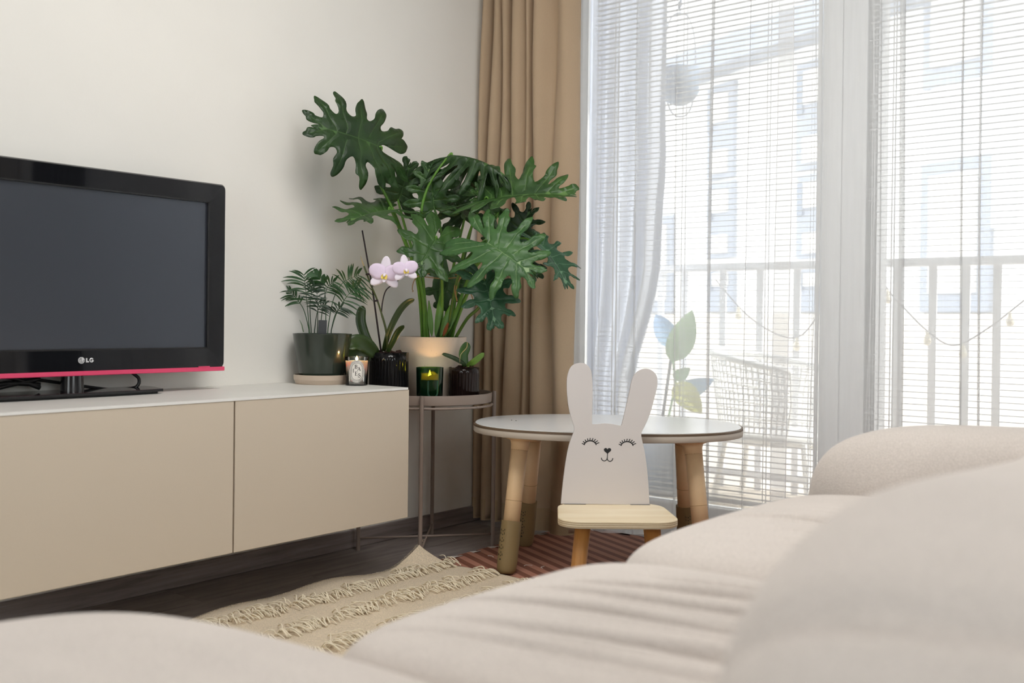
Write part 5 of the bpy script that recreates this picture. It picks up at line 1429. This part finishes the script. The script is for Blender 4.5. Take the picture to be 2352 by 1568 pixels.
def ribbon_fill(outl, e):
    bm = bmesh.new()
    zs_ = sorted(set(round(z, 6) for _, z in outl)); rows = []
    for z in zs_:
        xs_ = [x for x, zz in outl if abs(zz-z) < 1e-6]
        if len(xs_) < 2: xs_ = [0, 0.00001]
        a, b = min(xs_), max(xs_)
        rows.append([bm.verts.new(onk(a+(b-a)*k/8, z, e)) for k in range(9)])
    for A, B in zip(rows, rows[1:]):
        for k in range(8): bm.faces.new((A[k], A[k+1], B[k+1], B[k]))
    return bm
lw, lh = 292*U, 430*U
lab = obj('label', ribbon_fill(stadium(lw, lh), 0.0003), M_label, kn, smooth=True)
def ink_line(bm, pts, wd, closed=False, e=0.0006):
    P = [Vector((a, b, 0)) for a, b in pts]
    if closed: P = P+[P[0]]
    for a, b in zip(P, P[1:]):
        d = b-a
        if d.length < 1e-9: continue
        d.normalize(); nrm = Vector((-d.y, d.x, 0))*wd/2; ee = d*wd*0.2
        bm.faces.new([bm.verts.new(onk(q.x, q.y, e)) for q in (a-ee+nrm, b+ee+nrm, b+ee-nrm, a-ee-nrm)])
bm = bmesh.new(); ink_line(bm, stadium(lw*0.955, lh*0.955), 9*U, True); ink_line(bm, stadium(lw*0.915-U*16, lh*0.915-U*16), 6*U, True); ink_line(bm, stadium(lw*0.70, lh*0.76), 12*U, True)
obj('label_border', bm, M_ink, lab)
# tiny lettering between the ovals, too fine to read: short dashes with gaps
bm = bmesh.new(); ring_ = stadium(lw*0.80, lh*0.845, 22); rk = random.Random(2); skip = 0
for i in range(len(ring_)):
    a, b = ring_[i], ring_[(i+1) % len(ring_)]
    n_ = max(1, int(math.hypot(b[0]-a[0], b[1]-a[1])/(16*U)))
    for q in range(n_):
        t = (q+0.5)/n_; x, z = a[0]+(b[0]-a[0])*t, a[1]+(b[1]-a[1])*t
        if rk.random() < 0.75:
            rx, rz_ = (x, z-math.copysign(min(abs(z), lh*0.845-lw*0.8), z)) ; ll = math.hypot(rx, rz_) or 1
            ink_line(bm, [(x-rx/ll*9*U, z-rz_/ll*9*U), (x+rx/ll*9*U, z+rz_/ll*9*U)], 4.5*U)
obj('label_fine_print', bm, M_ink, lab)
# the five letters, drawn with serifs
def L_(letters):
    bm = bmesh.new()
    X0, Y0 = 622, 865                                   # label centre in the enlargement
    def S(pts, wd): ink_line(bm, [((x-X0)*U, -(y-Y0)*U) for x, y in pts], wd*U, e=0.0007)
    for pts, wd in letters: S(pts, wd)
    return bm
arcp = lambda cx, cy, rx, ry, a0, a1, n=12: [(cx+rx*math.cos(math.radians(a0+(a1-a0)*k/n)), cy+ry*math.sin(math.radians(a0+(a1-a0)*k/n))) for k in range(n+1)]
obj('letter', L_([([(562, 618), (562, 745)], 26), ([(530, 614), (590, 614)], 9), ([(530, 748), (595, 748)], 9), (arcp(590, 646, 34, 32, -90, 90), 16), (arcp(592, 713, 40, 36, -90, 90), 17)]), M_ink, lab)
obj('letter', L_([([(697, 705), (645, 828)], 11), ([(700, 700), (748, 828)], 25), ([(663, 790), (730, 790)], 9), ([(628, 830), (668, 830)], 8), ([(722, 830), (770, 830)], 8)]), M_ink, lab)
obj('letter', L_([([(493, 770), (493, 890)], 22), ([(472, 767), (514, 767)], 8), ([(472, 892), (514, 892)], 8)]), M_ink, lab)
obj('letter', L_([([(572, 875), (572, 1010)], 25), ([(545, 872), (640, 872)], 10), ([(637, 872), (640, 900)], 9), ([(572, 938), (620, 938)], 9), ([(620, 922), (620, 955)], 7), ([(545, 1012), (645, 1012)], 11), ([(642, 985), (648, 1012)], 9)]), M_ink, lab)
obj('letter', L_([(arcp(712, 968, 34, 38, -20, -260), 13), (arcp(716, 1038, 44, 42, -70, 170), 16), ([(700, 985), (735, 1012)], 24), ([(746, 935), (748, 968)], 8), ([(668, 1048), (668, 1078)], 8)]), M_ink, lab)

# --- parlour palm in a dark green glazed pot on a beige saucer
M_glaze = mat('dark_green_glaze', srgb(46, 54, 46), rough=0.10, spec=0.6, var=0.06, vscale=5)
M_saucer = mat('beige_saucer', srgb(196, 178, 160), rough=0.35, var=0.03, vscale=10)
M_palm = mat('palm_frond_green', srgb(40, 76, 36), rough=0.45, var=0.2, vscale=25)
M_palmd = mat('palm_frond_dark', srgb(26, 52, 28), rough=0.45, var=0.2, vscale=25)
M_palms = mat('palm_cane', srgb(70, 96, 46), rough=0.5)
c_ = at(717, 870, 3.165); QO = Vector((c_.x, c_.y, ZT)); QO.x = max(QO.x, WX+0.105)
sa = obj('saucer', lt([(0, 0), (0.078, 0), (0.081, 0.003), (0.084, 0.012), (0.0855, 0.013), (0.0865, 0.027), (0.083, 0.0285), (0.081, 0.017), (0, 0.012)], 48), M_saucer, autosmooth=35, loc=tuple(QO))
tag(sa, 'round beige ceramic saucer under the dark green pot', 'saucer')
PQ = QO+Vector((0, 0, 0.0130)); qh = at(717, 765, 3.165).z-PQ.z
pal = thing('parlour_palm', 'small feathery parlour palm in a glossy dark green pot', 'plant', tuple(PQ))
obj('pot', lt([(0, 0), (0.064, 0), (0.068, 0.003), (0.083, qh*0.62), (0.0895, qh-0.004), (0.0905, qh-0.001), (0.0895, qh), (0.0855, qh), (0.084, qh-0.006), (0.072, qh*0.4), (0, qh*0.4)], 56), M_glaze, pal, autosmooth=40)
obj('soil', lt([(0, qh-0.022), (0.05, qh-0.018), (0.082, qh-0.024)], 36), M_soil, pal, smooth=True)
rq = random.Random(21)
def frond(pts, nleaf, L0, m_, start=0.35, spread=0.9, dd=0.0, tipw=0.0030):
    path = catmull([at(x, y, 3.165+dd+q)-PQ for x, y, q in pts], 6); path[0].z = qh-0.02
    bm = bmesh.new(); k = len(path)
    tube(bm, path, [0.0017*(1-0.7*i/(k-1)) for i in range(k)], 5)
    view = (CAM_LOC-(path[k//2]+PQ)).normalized()
    for i in range(nleaf):
        t = start+(1-start)*(i/(nleaf-1))
        p = path[min(k-1, int(t*(k-1)))]; d = (path[min(k-1, int(t*(k-1))+1)]-path[max(0, int(t*(k-1))-1)]).normalized()
        for sgn in (-1, 1):
            side = (d.cross(view)).normalized()*sgn
            a = spread*(1-0.45*(i/(nleaf-1)))+rq.uniform(-.12, .12)
            dr = (d*math.cos(a)+side*math.sin(a)+view*rq.uniform(-.25, .35)).normalized()
            L = L0*(0.65+0.5*math.sin(math.pi*(0.25+0.6*i/(nleaf-1))))*rq.uniform(.85, 1.15)
            wd = tipw*rq.uniform(.75, 1.15); sd = dr.cross(view+UPV*rq.uniform(-.6, .6)).normalized()
            rows = []
            for j in range(6):
                s = j/5; q = p+dr*(L*s)-UPV*(L*0.35*s*s); w_ = wd*math.sin(math.pi*(0.10+0.86*s))
                rows.append((bm.verts.new(q+sd*w_), bm.verts.new(q-sd*w_)))
            for a_, b_ in zip(rows, rows[1:]): bm.faces.new((a_[0], a_[1], b_[1], b_[0]))
    return obj('frond', bm, m_, pal)
frond([(711, 762, 0), (707, 715, 0), (702, 665, -.01), (698, 632, -.02)], 8, 0.062, M_palm, start=0.55, spread=1.25, tipw=0.0036)
frond([(711, 762, .01), (698, 712, .01), (680, 685, .0), (666, 670, -.01)], 7, 0.038, M_palm, start=0.5)
frond([(715, 762, -.02), (712, 705, -.03), (716, 672, -.03), (722, 655, -.03)], 7, 0.040, M_palmd, start=0.5, spread=1.2)
frond([(729, 762, -.03), (730, 710, -.03), (729, 690, -.03), (728, 668, -.03)], 7, 0.036, M_palmd, start=0.4, spread=1.2)
frond([(748, 762, 0), (748, 690, 0), (742, 655, -.01), (728, 632, -.02)], 5, 0.045, M_palm, start=0.7, spread=0.7, tipw=0.0062)
frond([(760, 762, 0), (772, 722, .0), (790, 690, .0), (808, 668, -.01), (824, 658, -.02)], 10, 0.056, M_palm, start=0.4, spread=1.25)
frond([(752, 762, .01), (765, 690, .01), (785, 652, .0), (803, 640, -.01), (822, 632, -.02)], 9, 0.060, M_palm, start=0.55, spread=1.35)
frond([(760, 762, -.02), (768, 728, -.02), (776, 712, -.03), (784, 706, -.03)], 6, 0.034, M_palmd, start=0.5, spread=1.2)
frond([(735, 762, .01), (742, 700, .01), (752, 660, .0), (768, 648, -.01)], 8, 0.046, M_palm, start=0.6, spread=1.3)
frond([(722, 762, .02), (728, 720, .01), (736, 705, .0), (745, 700, 0)], 6, 0.034, M_palmd, start=0.4, spread=1.2)
obj('dry_stalk', tb([at(697, 762, 3.15)-PQ, at(693, 745, 3.15)-PQ, at(688, 734, 3.15)-PQ], [0.0015, 0.0012, 0.0006], 5), M_palms, pal)
tg = obj('plant_tag', bx(-0.013, 0.013, -0.0005, 0.0005, 0, 0.056), M_black, pal, loc=tuple(at(740, 762, 3.13)-PQ)); tg.rotation_euler = (0, 0.02, YAW); tg.location.z = qh-0.015
